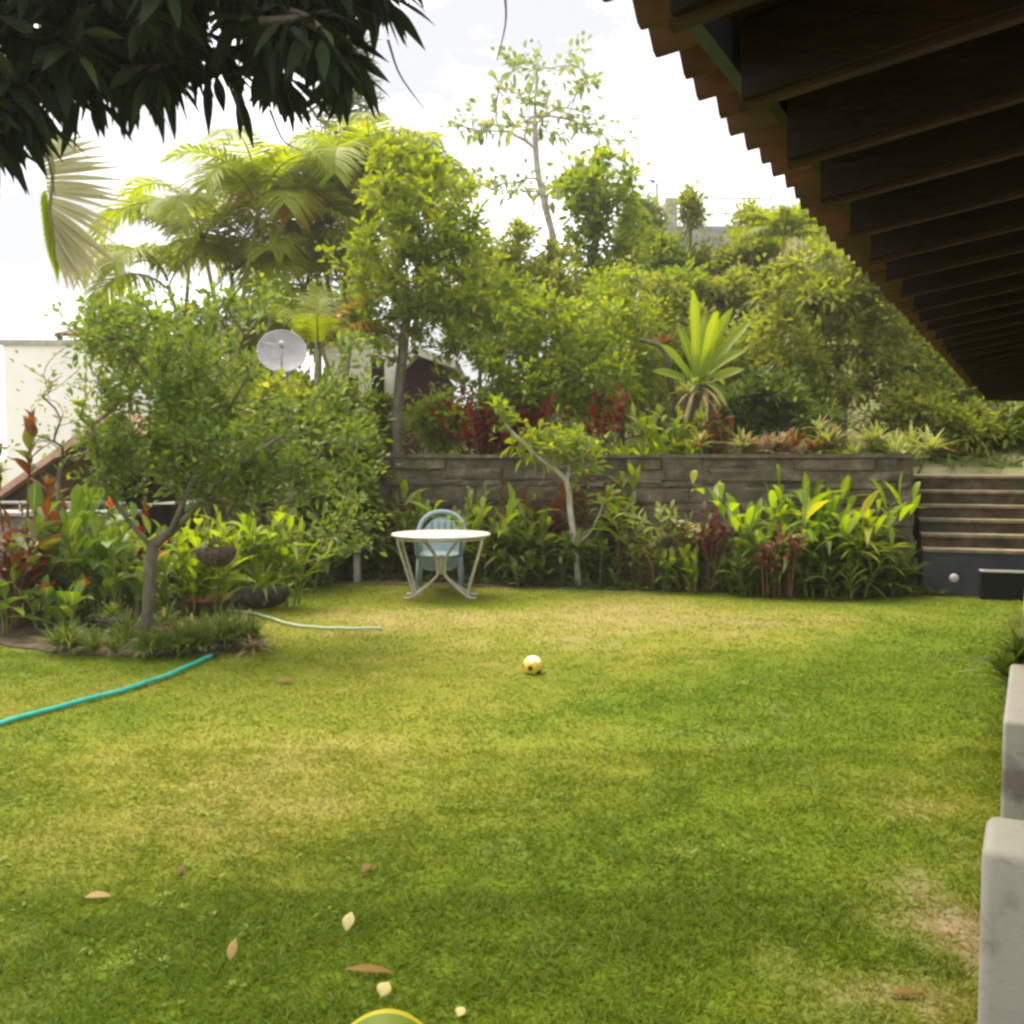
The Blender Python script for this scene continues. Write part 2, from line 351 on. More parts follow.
LEFT_EDGE = ragged(LEFT_EDGE, .028, 3); FRONT_EDGE = ragged([gnd(330, 584), gnd(500, 588), gnd(700, 592), gnd(920, 596)], .03, 4)
lawn_poly = np.array([(-6.5, -1.0), (-6.5, LEFT_EDGE[0][1])] + [tuple(p[:2]) for p in LEFT_EDGE[1:]] + [tuple(p[:2]) for p in FRONT_EDGE[1:]] + [ tuple(gnd(1023, 597)[:2]), tuple(hp(13.0, -.3, 0)[:2]), tuple(hp(-1, -.05, 0)[:2])])
def inpoly(x, y, P):
    c = np.zeros(x.shape, bool); n = len(P)
    for i in range(n):
        x0, y0 = P[i]; x1, y1 = P[(i+1) % n]
        k = (y0 > y) != (y1 > y)
        with np.errstate(divide='ignore', invalid='ignore'): c ^= k & (x < (x1-x0)*(y-y0)/(y1-y0)+x0)
    return c

# ------------------------------------------------------------------ ground
def grid(name, X, Y, Z, mat, attr=None):
    m, n = X.shape; mb = MB(); i = np.arange(m-1)[:, None]*n; j = np.arange(n-1)[None]
    b = i+j
    mb.add(np.stack([X, Y, Z], -1), np.stack([b, b+n, b+n+1, b+1], -1).reshape(-1, 4), None, attr)
    return mb.build(name, mat)
g = NG('lawn_soil'); a = g.n('ShaderNodeAttribute', attribute_name='leaf'); sx = g.n('ShaderNodeSeparateXYZ'); g.l(a.outputs['Vector'], sx.inputs[0])
c = g.ramp(sx.outputs[0], [(.15, (.11, .18, .008)), (.5, (.21, .22, .028)), (.9, (.33, .265, .10))])
c = g.mix(g.ramp(g.noise(60, 5, .7), [(.4, (0, 0, 0)), (.7, (.3, .3, .3))]), c, (.14, .12, .03))
c = g.mix(sx.outputs[1], c, g.ramp(g.noise(30, 6, .7), [(.3, (.17, .125, .07)), (.7, (.36, .285, .17))]))
M['lawn_soil'] = g.done(g.pbsdf(c, .95, .1, g.bump(g.noise(45, 5, .6), .6, .02)))
X, Y = np.meshgrid(np.linspace(-9, 12, 211), np.linspace(-2, 15, 171), indexing='ij')
Z = .012*(vnoise(X, Y, .7, 11)-.5)+.004
at_ = np.stack([dryness(X, Y), bareness(X, Y), 0*X], -1)
structure(grid('lawn', X, Y, Z, M['lawn_soil'], at_))
mb = MB(); s_ = 600; mb.add([(-s_, -s_, -.08), (s_, -s_, -.08), (s_, s_, -.08), (-s_, s_, -.08)], [(0, 1, 2, 3)])
structure(mb.build('ground', M['earth']))
# planting beds: raised soil sheets
def bed(name, poly, z, mat):
    bm = bmesh.new(); vs_ = [bm.verts.new((p[0], p[1], z)) for p in poly]; f = bm.faces.new(vs_)
    r = bmesh.ops.extrude_face_region(bm, geom=[f])
    for v in r['geom']:
        if isinstance(v, bmesh.types.BMVert): v.co.z = -.05
    bmesh.ops.recalc_face_normals(bm, faces=bm.faces)
    me = bpy.data.meshes.new(name); bm.to_mesh(me); bm.free(); me.materials.append(mat)
    o = bpy.data.objects.new(name, me); COL.objects.link(o); return structure(o)
bed('planting_bed', [tuple(p[:2]) for p in LEFT_EDGE[:1]]+[tuple(p[:2]) for p in LEFT_EDGE[1:]]+[(-2.3, 13.9), (-9, 14)], .018, M['soil'])
e1 = FRONT_EDGE[-1]
bed('wall_foot_bed', [tuple(p[:2]) for p in FRONT_EDGE]+[ (e1[0]+.3, float(wallY(e1[0]+.3))), (-2.6, float(wallY(-2.6)))], .016, M['soil'])

# grass: real blades, dense near the camera and wider apart far off
gm = NG('grass_blade'); a = gm.n('ShaderNodeAttribute', attribute_name='leaf'); sx = gm.n('ShaderNodeSeparateXYZ'); gm.l(a.outputs['Vector'], sx.inputs[0])
c = gm.ramp(sx.outputs[0], [(.0, (.125, .19, .006)), (.32, (.215, .265, .010)), (.62, (.285, .275, .026)), (1, (.37, .31, .12))])
t = gm.n('ShaderNodeBsdfTranslucent'); gm.l(c, t.inputs['Color']); p = gm.pbsdf(c, .55, .25)
m = gm.n('ShaderNodeMixShader'); m.inputs[0].default_value = .45; gm.l(p, m.inputs[1]); gm.l(t.outputs[0], m.inputs[2]); M['grass'] = gm.done(m.outputs[0])
def grass():
    mb = MB(); r = RNG
    for y0, y1, dens, hl, wd in [(1.9, 3.6, 13000, .050, .0044), (3.6, 5.4, 8000, .046, .0052), (5.4, 8.2, 4400, .040, .0060), (8.2, 14.2, 2300, .036, .0085)]:
        xa, xb = -.56*y1-1.2, min(.60*y1+.4, 7.5); n = int((xb-xa)*(y1-y0)*dens)
        x = r.uniform(xa, xb, n); y = r.uniform(y0, y1, n)
        k = inpoly(x+r.normal(0, .06, n), y+r.normal(0, .05, n), lawn_poly) & (x > -.56*y-1.0); x, y = x[k], y[k]
        b = bareness(x, y); k = r.random(len(x)) > b*.72; x, y = x[k], y[k]; n = len(x)
        d = np.clip(dryness(x, y)+.9*np.clip(bareness(x, y)-.15, 0, 1), 0, 1); tuft = vnoise(x, y, 11, 8)*.6+vnoise(x, y, 4, 9)*.4
        lc = x*PL[0]+y*PL[1]; h = hl*(1+1.3*np.exp(-np.abs(lc-.13)/.05))*(.45+1.1*tuft)*r.uniform(.6, 1.25, n)*(1.1-.45*d)
        z = .012*(vnoise(x, y, .7, 11)-.5)+.002
        az = r.uniform(0, 2*np.pi, n); el = r.uniform(.15, 1.15, n)
        D = np.stack([np.cos(az)*np.cos(el), np.sin(az)*np.cos(el), np.sin(el)], -1)
        N = np.stack([-np.sin(az)*.3, np.cos(az)*.3, np.ones(n)], -1)+r.normal(0, .5, (n, 3))
        tone = np.clip(d*.95+r.normal(0, .15, n)+(.5-tuft)*.42, 0, 1)
        mb.leaves(np.stack([x, y, z], -1), D, N, h, wd*r.uniform(.7, 1.3, n), [.8, 1, .1], .35, 0, tone)
    o = mb.build('grass', M['grass']); o['kind'] = 'stuff'
    tag(o, 'short mown lawn grass, green at right and dry yellow in the middle', 'grass')
grass()

# hillside and terrace behind the retaining wall
def hill_h(x, v):
    k = np.clip((x+5.5)/5.5, 0, 1); k = k*k*(3-2*k)
    rise = np.clip((v-2.6)/13, 0, 1.0); rise = rise*rise*(3-2*rise)*.5+rise*.5
    top = 2.0+4.6*np.clip((x+1)/8, 0, 1)
    return (1.42+top*rise)*k + .12*(vnoise(x, v, .5, 21)-.5)*np.clip(v-.3, 0, 1)
U, V = np.meshgrid(np.linspace(-9, 26, 141), np.concatenate([np.linspace(.3, 3, 10), np.linspace(3.4, 20, 40), np.linspace(21, 60, 14)]), indexing='ij')
HZ = hill_h(U, V)
stz = (U > 4.7) & (V < 2.6); HZ = np.where(stz, np.where(V > 1.7, 1.2, -.06), HZ)
structure(grid('hillside', U, wallY(U)+V, HZ, M['earth']))
def hz(x, y):
    v = y-float(wallY(x)); return float(hill_h(np.array(x), np.array(v))) if v > .3 else 0.0

# thin scattering volume added to imitate lens veil from the bright sky
g = NG('veil'); pv = g.n('ShaderNodeVolumePrincipled'); pv.inputs['Color'].default_value = (.98, .97, .90, 1); pv.inputs['Density'].default_value = .0014; pv.inputs['Anisotropy'].default_value = .35
g.l(pv.outputs[0], g.out.inputs['Volume'])
mb = MB(); mb.box(-40, 45, -9, 62, -1.08, 16); hz_o = mb.build('veil', g.m, smooth=False); hz_o['kind'] = 'stuff'; tag(hz_o, 'thin pale volume added over the garden as lens veil', 'veil')
cy.volume_bounces = 0; cy.volume_max_steps = 64
# ------------------------------------------------------------------ retaining wall of coursed stone
def stone_face(mb, p0, p1, z0, z1, courses, depth, jit, seed):
    r = np.random.default_rng(seed); p0 = np.array(p0, float); p1 = np.array(p1, float); Ln = np.linalg.norm(p1-p0); d = (p1-p0)/Ln; nrmv = np.array([d[1], -d[0]])
    z = z0; hh = r.uniform(.5, 1.6, courses); hh = hh/hh.sum()*(z1-z0)
    for h in hh:
        x = 0.0
        while x < Ln:
            l = r.uniform(.18, .95); l = min(l, Ln-x); o = r.uniform(-jit, jit); g_ = .0015
            a0, a1 = x+g_, x+l-g_
            if a1-a0 > .03:
                f0 = nrmv*(o+.012); bk = -nrmv*depth; zz0, zz1 = z+g_*.8, z+h-g_*.8; iv = .013
                def P(s_, zc, off): q = p0+d*s_+off; return (q[0], q[1], zc)
                rj = lambda: r.uniform(-.026, .026)
                v = [P(a0+rj(), zz0+rj(), f0*.3), P(a1+rj(), zz0+rj(), f0*.3), P(a1+rj(), zz1+rj(), f0*.3), P(a0+rj(), zz1+rj(), f0*.3)]
                fo = nrmv*(o+.022)
                v += [P(a0+iv, zz0+iv, fo+nrmv*rj()), P(a1-iv, zz0+iv, fo+nrmv*rj()), P(a1-iv, zz1-iv, fo+nrmv*rj()), P(a0+iv, zz1-iv, fo+nrmv*rj())]
                v += [P(a0, zz0, bk), P(a1, zz0, bk), P(a1, zz1, bk), P(a0, zz1, bk)]
                mb.add(v, [(4,5,6,7),(0,1,5,4),(1,2,6,5),(2,3,7,6),(3,0,4,7),(8,9,1,0),(9,10,2,1),(10,11,3,2),(11,8,0,3)])
            x += l
        z += h
W0 = np.array([-4.6, float(wallY(-4.6))]); W1 = np.array([4.72, float(wallY(4.72))])
wd_ = (W1-W0)/np.linalg.norm(W1-W0); wb = np.array([-wd_[1], wd_[0]])
root = empty('retaining_wall', (W1[0], W1[1], 0), 'long brown weathered stone retaining wall at the back of the lawn', 'wall')
mb = MB(); stone_face(mb, W0, W1, 0, 1.60, 12, .10, .024, 3); stone_face(mb, W1, W1+wb*1.9, 0, 1.60, 12, .10, .012, 4)
mb.build('stone_face', M['stone_wall'], root, smooth=False)
def wfr(c): # local (along, back, z)
    return np.concatenate([W0+c[:, 0:1]*wd_+c[:, 1:2]*wb, c[:, 2:3]], 1)
WL = float(np.linalg.norm(W1-W0))
mb = MB(); mb.box(0, WL-.012, .004, .32, -.05, 1.595, wfr); mb.box(WL-.33, WL-.012, .325, 1.85, -.05, 1.595, wfr); mb.build('mortar', M['mortar'], root, smooth=False)
mb = MB(); x = 0; rr = random.Random(5)
while x < WL:
    l = min(rr.uniform(.5, 1.1), WL-x); mb.box(x+.004, x+l-.004, -.05+rr.uniform(-.012, .012), .34, 1.602, 1.655+rr.uniform(-.012, .01), wfr); x += l
mb.box(WL-.34, WL+.03, .345, 1.88, 1.602, 1.652, wfr)
mb.build('coping', M['stone_wall'], root, smooth=False)

# ------------------------------------------------------------------ garden steps at the right
root = empty('garden_steps', (4.76, 11.5, 0), 'wide flight of dark stone steps with pale treads, right of the stone wall', 'steps')
def step_fr(c): # along the wall direction, back, z with origin at the front left corner of the dark base
    o = np.array([4.80, 11.62]); return np.concatenate([o+c[:, 0:1]*wd_*1.0+c[:, 1:2]*wb, c[:, 2:3]], 1)
mb = MB(); mb.box(0, 6, 0, .60, -.05, .508, step_fr); base_o = mb.build('base_wall', M['slate'], root, smooth=False)
prev = .508
tops = [.545, .70, .86, 1.02, 1.19, 1.375]
for i, zt in enumerate(tops):
    y0 = 0 if i == 0 else .30*i
    s_ = MB()
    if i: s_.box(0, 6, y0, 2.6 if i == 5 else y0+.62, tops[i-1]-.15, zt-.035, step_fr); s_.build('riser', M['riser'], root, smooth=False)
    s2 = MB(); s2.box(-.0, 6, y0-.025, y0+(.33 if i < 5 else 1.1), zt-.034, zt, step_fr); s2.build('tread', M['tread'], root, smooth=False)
pk = step_fr(np.array([[.62, -.012, .0]]))[0]; pc = at(954, 578, pk[1])
mb = MB(); ang = np.linspace(0, 2*np.pi, 21)[:-1]
for rr_, off in ((.048, .0),):
    prof = [(0, 0)]
mb.lathe((0, 0, 0), [(.0, .022), (.030, .020), (.046, .010), (.05, -.004), (.05, -.02)], 20)
capo = mb.build('wall_disc', M['pink'], root, xform=lambda v: np.stack([v[:, 0], -v[:, 2], v[:, 1]], 1)+pc-np.array(root.location)+np.array([0, -.012, 0]))
# black planter trough by the steps
b0 = gnd(981, 600); b1 = at(981, 572, b0[1])
root = empty('trough', (b0[0]+.9, b0[1]+.1, 0), 'low black open trough with a thin pale rim in front of the steps', 'trough')
mb = MB(); zt = b1[2]
f_ = lambda c: np.concatenate([b0[:2]+c[:, 0:1]*wd_+c[:, 1:2]*wb, c[:, 2:3]], 1)
mb.box(0, 2.2, 0, .03, 0, zt, f_); mb.box(0, 2.2, .12, .15, 0, zt, f_); mb.box(0, .03, .031, .119, 0, zt, f_); mb.box(2.17, 2.2, .031, .119, 0, zt, f_); mb.box(.031, 2.169, .031, .119, 0, .05, f_)
mb.build('box', M['black'], root, smooth=False)
mb = MB(); mb.box(-.01, 2.21, -.012, .036, zt+.001, zt+.016, f_); mb.box(-.01, 2.21, .115, .155, zt+.001, zt+.016, f_); mb.box(-.01, .036, .037, .114, zt+.001, zt+.016, f_); mb.build('rim', M['concrete'], root, smooth=False)

# ------------------------------------------------------------------ the house eave at the right
HT, LT = .75, .634       # tile edge above the eye, and its offset left of the camera
HR, LR, SL = .62, .472, .16
root = empty('house', hp(6, -2.6, 0), 'house with a dark timbered eave and clay tile roof filling the upper right', 'house')
T0, T1 = .2, 11.75
def slope_box(mb, t0, t1, l0, l1, z_at_l0, thick):
    # a board along the slope between offsets l0 > l1, its underside at z_at_l0 at l0
    c = []
    for zz in (0, thick):
        for l in (l0, l1):
            for t_ in (t0, t1): c.append(hp(t_, l, z_at_l0+(l0-l)*SL+zz))
    mb.add(c, [(0,1,3,2),(4,6,7,5),(0,4,5,1),(2,3,7,6),(0,2,6,4),(1,5,7,3)])
zr = EYE+HR
for k in range(-4, 27):
    t_ = 1.79+k*.385+rr.uniform(-.022, .022)
    if t_ < T0 or t_ > T1: continue
    mb = MB(); slope_box(mb, t_-.032, t_+.032, LR+rr.uniform(-.008, .008), -2.55, zr, .13)
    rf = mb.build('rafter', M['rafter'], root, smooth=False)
    mb = MB(); slope_box(mb, t_-.013, t_+.013, LR+.004, -2.55, zr-.012, .0115); e_ = mb.build('lit_lower_edge', M['rafter_lit_edge'], root, smooth=False); e_.parent = rf  # lighter strip under the rafter: lawn bounce light put into its colour
mb = MB(); nb = 18; wdt = (LR+2.6)/nb
for i in range(nb):
    l0 = LR+.02-i*wdt; slope_box(mb, T0, T1, l0, l0-wdt+.006, zr+.133+i*wdt*SL-.02*SL, .022)
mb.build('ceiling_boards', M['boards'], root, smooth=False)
# clay tiles: corrugated skin with thickness
pitch = .128; n = int((T1-T0)/pitch)
mb = MB(); row = .36
ls_ = [LT]
for ri in range(9):
    l0 = LT-ri*row; l1 = l0-row-.05
    tt = np.linspace(T0, T0+n*pitch, n*8+1); ph = (tt-T0)/pitch*2*np.pi
    up = .024*np.sign(np.cos(ph))*np.abs(np.cos(ph))**.75
    zb0 = EYE+HT-.035+ri*row*SL+.0; r_ = np.random.default_rng(ri)
    jl = np.repeat(r_.uniform(-.010, .010, n+1), 8)[:n*8+1]
    jz = 0
    rows = []
    for l, dz in ((l0, .012), (l1, -.004)):
        for th in (0, .016):
            zz = zb0+(l0-l)*SL+dz+up+th+.036
            rows.append(np.stack([tt*A[0]+(l+jl)*PL[0], tt*A[1]+(l+jl)*PL[1], zz], -1))
    m_ = len(tt); v = np.concatenate(rows); i_ = np.arange(m_-1)
    q = []
    for a_, b_ in ((0, 2), (3, 1), (1, 0), (2, 3)):
        q.append(np.stack([a_*m_+i_, a_*m_+i_+1, b_*m_+i_+1, b_*m_+i_], -1))
    mb.add(v, np.concatenate(q))
mb.build('roof_tiles', M['tile'], root)
mb = MB(); slope_box(mb, T0, 1.95, LR+.035, LR+.012, zr+.06, .07); mb.build('fascia_board', M['fascia'], root, smooth=False)
mb = MB(); slope_box(mb, 1.96, T1, LR+.035, LR+.012, zr+.10, .03); mb.build('tile_batten', M['rafter'], root, smooth=False)
mb = MB()
c = [hp(T1+.002+d_, l, z_) for d_ in (0, .06) for (l, z_) in ((LR+.03, zr-.01), (-2.6, zr-.15), (-2.6, zr+.13+3.05*SL), (LR+.03, zr+.13))]
mb.add(c, [(0,1,2,3),(4,7,6,5),(0,4,5,1),(1,5,6,2),(2,6,7,3),(3,7,4,0)]); mb.build('end_board', M['dark_wood'], root, smooth=False)
mb = MB(); mb.box(T0, T1, -2.75, -2.58, -.05, zr+.10+3*SL, hfr); mb.build('wall', M['house_white'], root, smooth=False)
mb = MB(); mb.box(-1, T1, -2.575, -.06, -.05, .06, hfr); structure(mb.build('porch_floor', M['concrete']))

# ------------------------------------------------------------------ white low walls along the porch
def bevel_box(name, t0, t1, l0, l1, z1, mat, parent, bev=.03, seg=4, z0=-.04):
    bm = bmesh.new(); bmesh.ops.create_cube(bm, size=1)
    for v in bm.verts: v.co = ((t0+t1)/2+v.co.x*(t1-t0), (l0+l1)/2+v.co.y*(l1-l0), (z0+z1)/2+v.co.z*(z1-z0))
    bmesh.ops.bevel(bm, geom=[e for e in bm.edges], offset=bev, segments=seg, affect='EDGES', profile=.5)
    for v in bm.verts:
        q = hfr(np.array([v.co]))[0]-np.array(parent.location if parent else (0, 0, 0)); v.co = q
    bmesh.ops.recalc_face_normals(bm, faces=bm.faces)
    me = bpy.data.meshes.new(name); bm.to_mesh(me); bm.free(); me.materials.append(mat)
    for p_ in me.polygons: p_.use_smooth = True
    o = bpy.data.objects.new(name, me); COL.objects.link(o)
    if parent: o.parent = parent
    return o
def tz(Zf, l): return (Zf-l*PL[1])/A[1]   # distance along the axis for camera depth Zf at offset l
for (za, zb_, l, ztop, lab) in [(2.66, 2.93, .104, .545, 'stained white rendered low wall pier nearest at the right edge'),
                                (3.96, 5.08, .090, .55, 'clean white rendered low wall just beyond the stained pier'),
                                (6.60, 8.6, .052, .55, 'farthest white low wall behind the little green plant at the right edge')]:
    ta, tb = tz(za, l), tz(zb_, l)
    o = bevel_box('low_wall', ta, tb, l-.34, l, ztop, M['render_wall'], None, .032 if za < 3 else .02)
    recenter(o, hp((ta+tb)/2, l-.17, 0)); tag(o, lab, 'low wall', 'white low walls along the porch')

# ------------------------------------------------------------------ vegetation builders
def rand_dirs(n, r): return nrm(r.normal(0, 1, (n, 3)))
def smooth_poly(P, n):
    P = np.array(P, float); k = len(P)
    if k < 3: return P[0]+(P[-1]-P[0])*np.linspace(0, 1, n)[:, None]
    t = np.linspace(0, k-1, n); Q = np.concatenate([[2*P[0]-P[1]], P, [2*P[-1]-P[-2]]]); i = np.minimum(t.astype(int), k-2); f = (t-i)[:, None]
    p0, p1, p2, p3 = Q[i], Q[i+1], Q[i+2], Q[i+3]
    return .5*((2*p1)+(-p0+p2)*f+(2*p0-5*p1+4*p2-p3)*f**2+(-p0+3*p1-3*p2+p3)*f**3)
def blob_points(blobs, n, r, shell=.45):
    wt = np.array([b[1][0]*b[1][1]*b[1][2] for b in blobs])**.7; wt = wt/wt.sum(); out = []
    for b, k in zip(blobs, r.multinomial(n, wt)):
        d = rand_dirs(k, r); rad = (shell+(1.12-shell)*r.random(k)**.75+.28*(r.random(k) > .86)*r.random(k))[:, None]
        out.append(np.array(b[0])+d*rad*np.array(b[1]))
    return np.concatenate(out)
def tree(name, label, cat, base, trunks, blobs, K, per, LL, LW, leafm, barkm='bark', tr=.06, seed=1, group=None, prof=SIMPLE, droop=.25, fold=0.35, spread=.16, up=.35, tip_r=.005, pts=None, minr=None, hang=0, skip=0, shell=.35, jit=.35, outw=.6, parts=('trunk', 'crown')):
    r = np.random.default_rng(seed); root = empty(name, base, label, cat, group)
    nodes = []; par = []; 
    paths = []
    for T in trunks:
        P = smooth_poly(T, max(5, int(np.linalg.norm(np.diff(np.array(T), axis=0), axis=1).sum()/.16)))
        s0 = len(nodes)
        for i, p in enumerate(P):
            nodes.append(p); par.append(s0+i-1 if i else -1)
        # join a later trunk to the nearest node of the earlier ones
        if s0:
            dd = np.linalg.norm(np.array(nodes[:s0])-P[0], axis=1); j = int(np.argmin(dd))
            par[s0] = j if dd[j] < .6 else -1
    nT = len(nodes)
    at_p = np.array(pts) if pts is not None else blob_points(blobs, K, r, shell)
    top = np.array(nodes[nT-1]); N0 = np.array(nodes)
    dmin = np.min(np.linalg.norm(at_p[:, None]-N0[None], axis=2), axis=1)
    order = np.argsort(dmin); plen = [0.0]*nT
    for i in range(nT): plen[i] = 0 if par[i] < 0 else plen[par[i]]+np.linalg.norm(nodes[i]-nodes[par[i]])
    twigs = []
    s_start = min(nT-1, max(0, int(skip)))
    for k in order:
        a_ = at_p[k]; NA = np.array(nodes); d_ = np.linalg.norm(NA-a_, axis=1)
        cost = d_+.22*np.array(plen)+np.where(NA[:, 2] > a_[2]+.05, (NA[:, 2]-a_[2])*.8, 0)
        if s_start: cost[:s_start] += 50
        j = int(np.argmin(cost)); p0 = NA[j]; dist = d_[j]
        m_ = max(2, min(6, int(dist/.22)+1))
        pj = NA[par[j]] if par[j] >= 0 else p0-np.array([0, 0, .1])
        tng = nrm(p0-pj); c1 = p0+(tng*.45+nrm(a_-p0)*.55)*dist*.4+r.normal(0, .05, 3)*dist
        s_ = np.linspace(0, 1, m_+1)[1:, None]
        P = (1-s_)**2*p0+2*s_*(1-s_)*c1+s_**2*a_+r.normal(0, .018, (m_, 3))*min(dist, 1)
        prev_ = j; ids = [j]
        for p in P:
            nodes.append(p); par.append(prev_); plen.append(plen[prev_]+np.linalg.norm(p-nodes[prev_])); prev_ = len(nodes)-1; ids.append(prev_)
        paths.append(ids); twigs.append((p0, P))
    cnt = np.zeros(len(nodes))
    kids = set(par)
    for i in range(len(nodes)-1, -1, -1):
        if i not in kids: cnt[i] += 1
        if par[i] >= 0: cnt[par[i]] += cnt[i]
    rad = tip_r*np.maximum(cnt, 1)**.5; mxr = rad[0] if rad[0] > 0 else 1
    rad = np.maximum(tip_r, rad*(tr/max(rad[:nT].max(), 1e-6)))
    NA = np.array(nodes); mb = MB(); s0 = 0
    for T in range(nT):
        pass
    # trunk runs
    runs = []; cur = [0]
    for i in range(1, nT):
        if par[i] == i-1: cur.append(i)
        else: runs.append(cur); cur = ([par[i]] if par[i] >= 0 else [])+[i]
    runs.append(cur)
    for ids in runs:
        if len(ids) > 1:
            rr_ = rad[ids].copy()
            if par[ids[0]] < 0: rr_[0] *= 1.35
            elif len(rr_) > 1: rr_[0] = rr_[1]
            mb.tube(NA[ids], rr_, 8)
    for ids in paths:
        rr_ = rad[ids].copy(); rr_[0] = rr_[1]; mb.tube(NA[ids], rr_, 5 if rr_.max() < .02 else 7, cap=False)
    mb.build(parts[0], M[barkm], root)
    mb = MB(); PP = []; DD = []
    for p0, P in twigs:
        Q = np.concatenate([[p0], P]); Q = Q[len(Q)//2:] if len(Q) > 3 else Q[1:]
        k = r.integers(max(1, int(per*.55)), int(per*1.45)+1)
        i = r.integers(0, len(Q), k); b_ = Q[i]
        out = nrm(P[-1]-p0)
        off = r.normal(0, 1, (k, 3))*spread*.6
        PP.append(b_+off*r.random((k, 1))); DD.append(nrm(off/ max(spread, 1e-3)+out*outw+np.array([0, 0, up-hang])+r.normal(0, jit, (k, 3))))
    P_ = np.concatenate(PP); D_ = np.concatenate(DD); n = len(P_)
    Nn = np.array([0, 0, 1.0])+r.normal(0, .45, (n, 3))
    mb.leaves(P_, D_, Nn, LL*r.uniform(.6, 1.25, n), LW*r.uniform(.7, 1.2, n), prof, droop, fold, r.random(n))
    mb.build(parts[1], M[leafm], root); return root

def ground_at(x, y): return hz(x, y)
def px_blob(px, py, Y, rx, ry, ry_depth=None):
    c_ = at(px, py, Y); k = Y/F
    return (c_, (rx*k, (ry_depth if ry_depth else min(rx, ry)*k), ry*k))
def px_tree(name, label, cat, base_px, Y, trunk_px, blobs_px, K, per, LL, LW, leafm, base_z=None, **kw):
    c_ = at(base_px, 500, Y); bz = base_z if base_z is not None else hz(c_[0], Y)
    base = np.array([c_[0], Y, bz-.02]); T = [base]
    for p in trunk_px: T.append(at(p[0], p[1], Y+(p[2] if len(p) > 2 else 0)))
    bl = [px_blob(b[0], b[1], Y+(b[4] if len(b) > 4 else 0), b[2], b[3]) for b in blobs_px]
    return tree(name, label, cat, base, [T], bl, K, per, LL, LW, leafm, **kw)

def rosette(mb, base, n, Ln, W, r, elev=(20, 75), droop=.5, prof=STRAP, fold=.3, rad=.02, az=None, zspan=0):
    a_ = r.uniform(0, 2*np.pi, n) if az is None else r.uniform(az[0], az[1], n)
    e = np.radians(r.uniform(elev[0], elev[1], n))
    D = np.stack([np.cos(a_)*np.cos(e), np.sin(a_)*np.cos(e), np.sin(e)], -1)
    N = np.stack([-np.cos(a_)*np.sin(e), -np.sin(a_)*np.sin(e), np.cos(e)], -1)+r.normal(0, .12, (n, 3))
    P = np.array(base)+D*rad; P[:, 2] += r.random(n)*zspan
    mb.leaves(P, D, N, Ln*r.uniform(.7, 1.15, n), W*r.uniform(.8, 1.15, n), prof, droop*r.uniform(.6, 1.3, n), fold, r.random(n))

def rosette_plant(name, label, cat, base, leafm, n=24, Ln=.4, W=.05, elev=(20, 75), droop=.5, prof=STRAP, seed=1, group=None, heads=1, spread=0, stem_h=0, stem_r=.012, stemm='stem_green', fold=.3, zspan=0, flowers=0):
    r = np.random.default_rng(seed); base = np.array(base, float)
    ml = MB(); ms = MB(); mf = MB()
    for h in range(heads):
        o = np.array([r.normal(0, spread), r.normal(0, spread*.6), 0]) if heads > 1 else np.zeros(3)
        hgt = stem_h*(r.uniform(.55, 1.1) if heads > 1 else 1)
        top = base+o*1.5+np.array([0, 0, hgt])
        if stem_h: ms.tube(smooth_poly([base+o*.5, base+o+np.array([0, 0, hgt*.5]), top], 6), [stem_r*1.2]*3+[stem_r]*3, 6)
        rosette(ml, top, n, Ln*r.uniform(.8, 1.15), W, r, elev, droop, prof, fold, .015, zspan=zspan)
        if h < flowers:
            f = top+np.array([0, 0, Ln*.35]); rosette(mf, f, 10, .12, .04, r, (15, 85), .1, LANCE, .2)
            ms.tube([top, f], .006, 5)
    if stem_h or flowers or heads > 1 or True:
        root = empty(name, base, label, cat, group)
        ml.build('leaves', M[leafm], root)
        if ms.n: ms.build('stem', M[stemm], root)
        if mf.n: mf.build('flower', M['l_flower'], root)
        return root

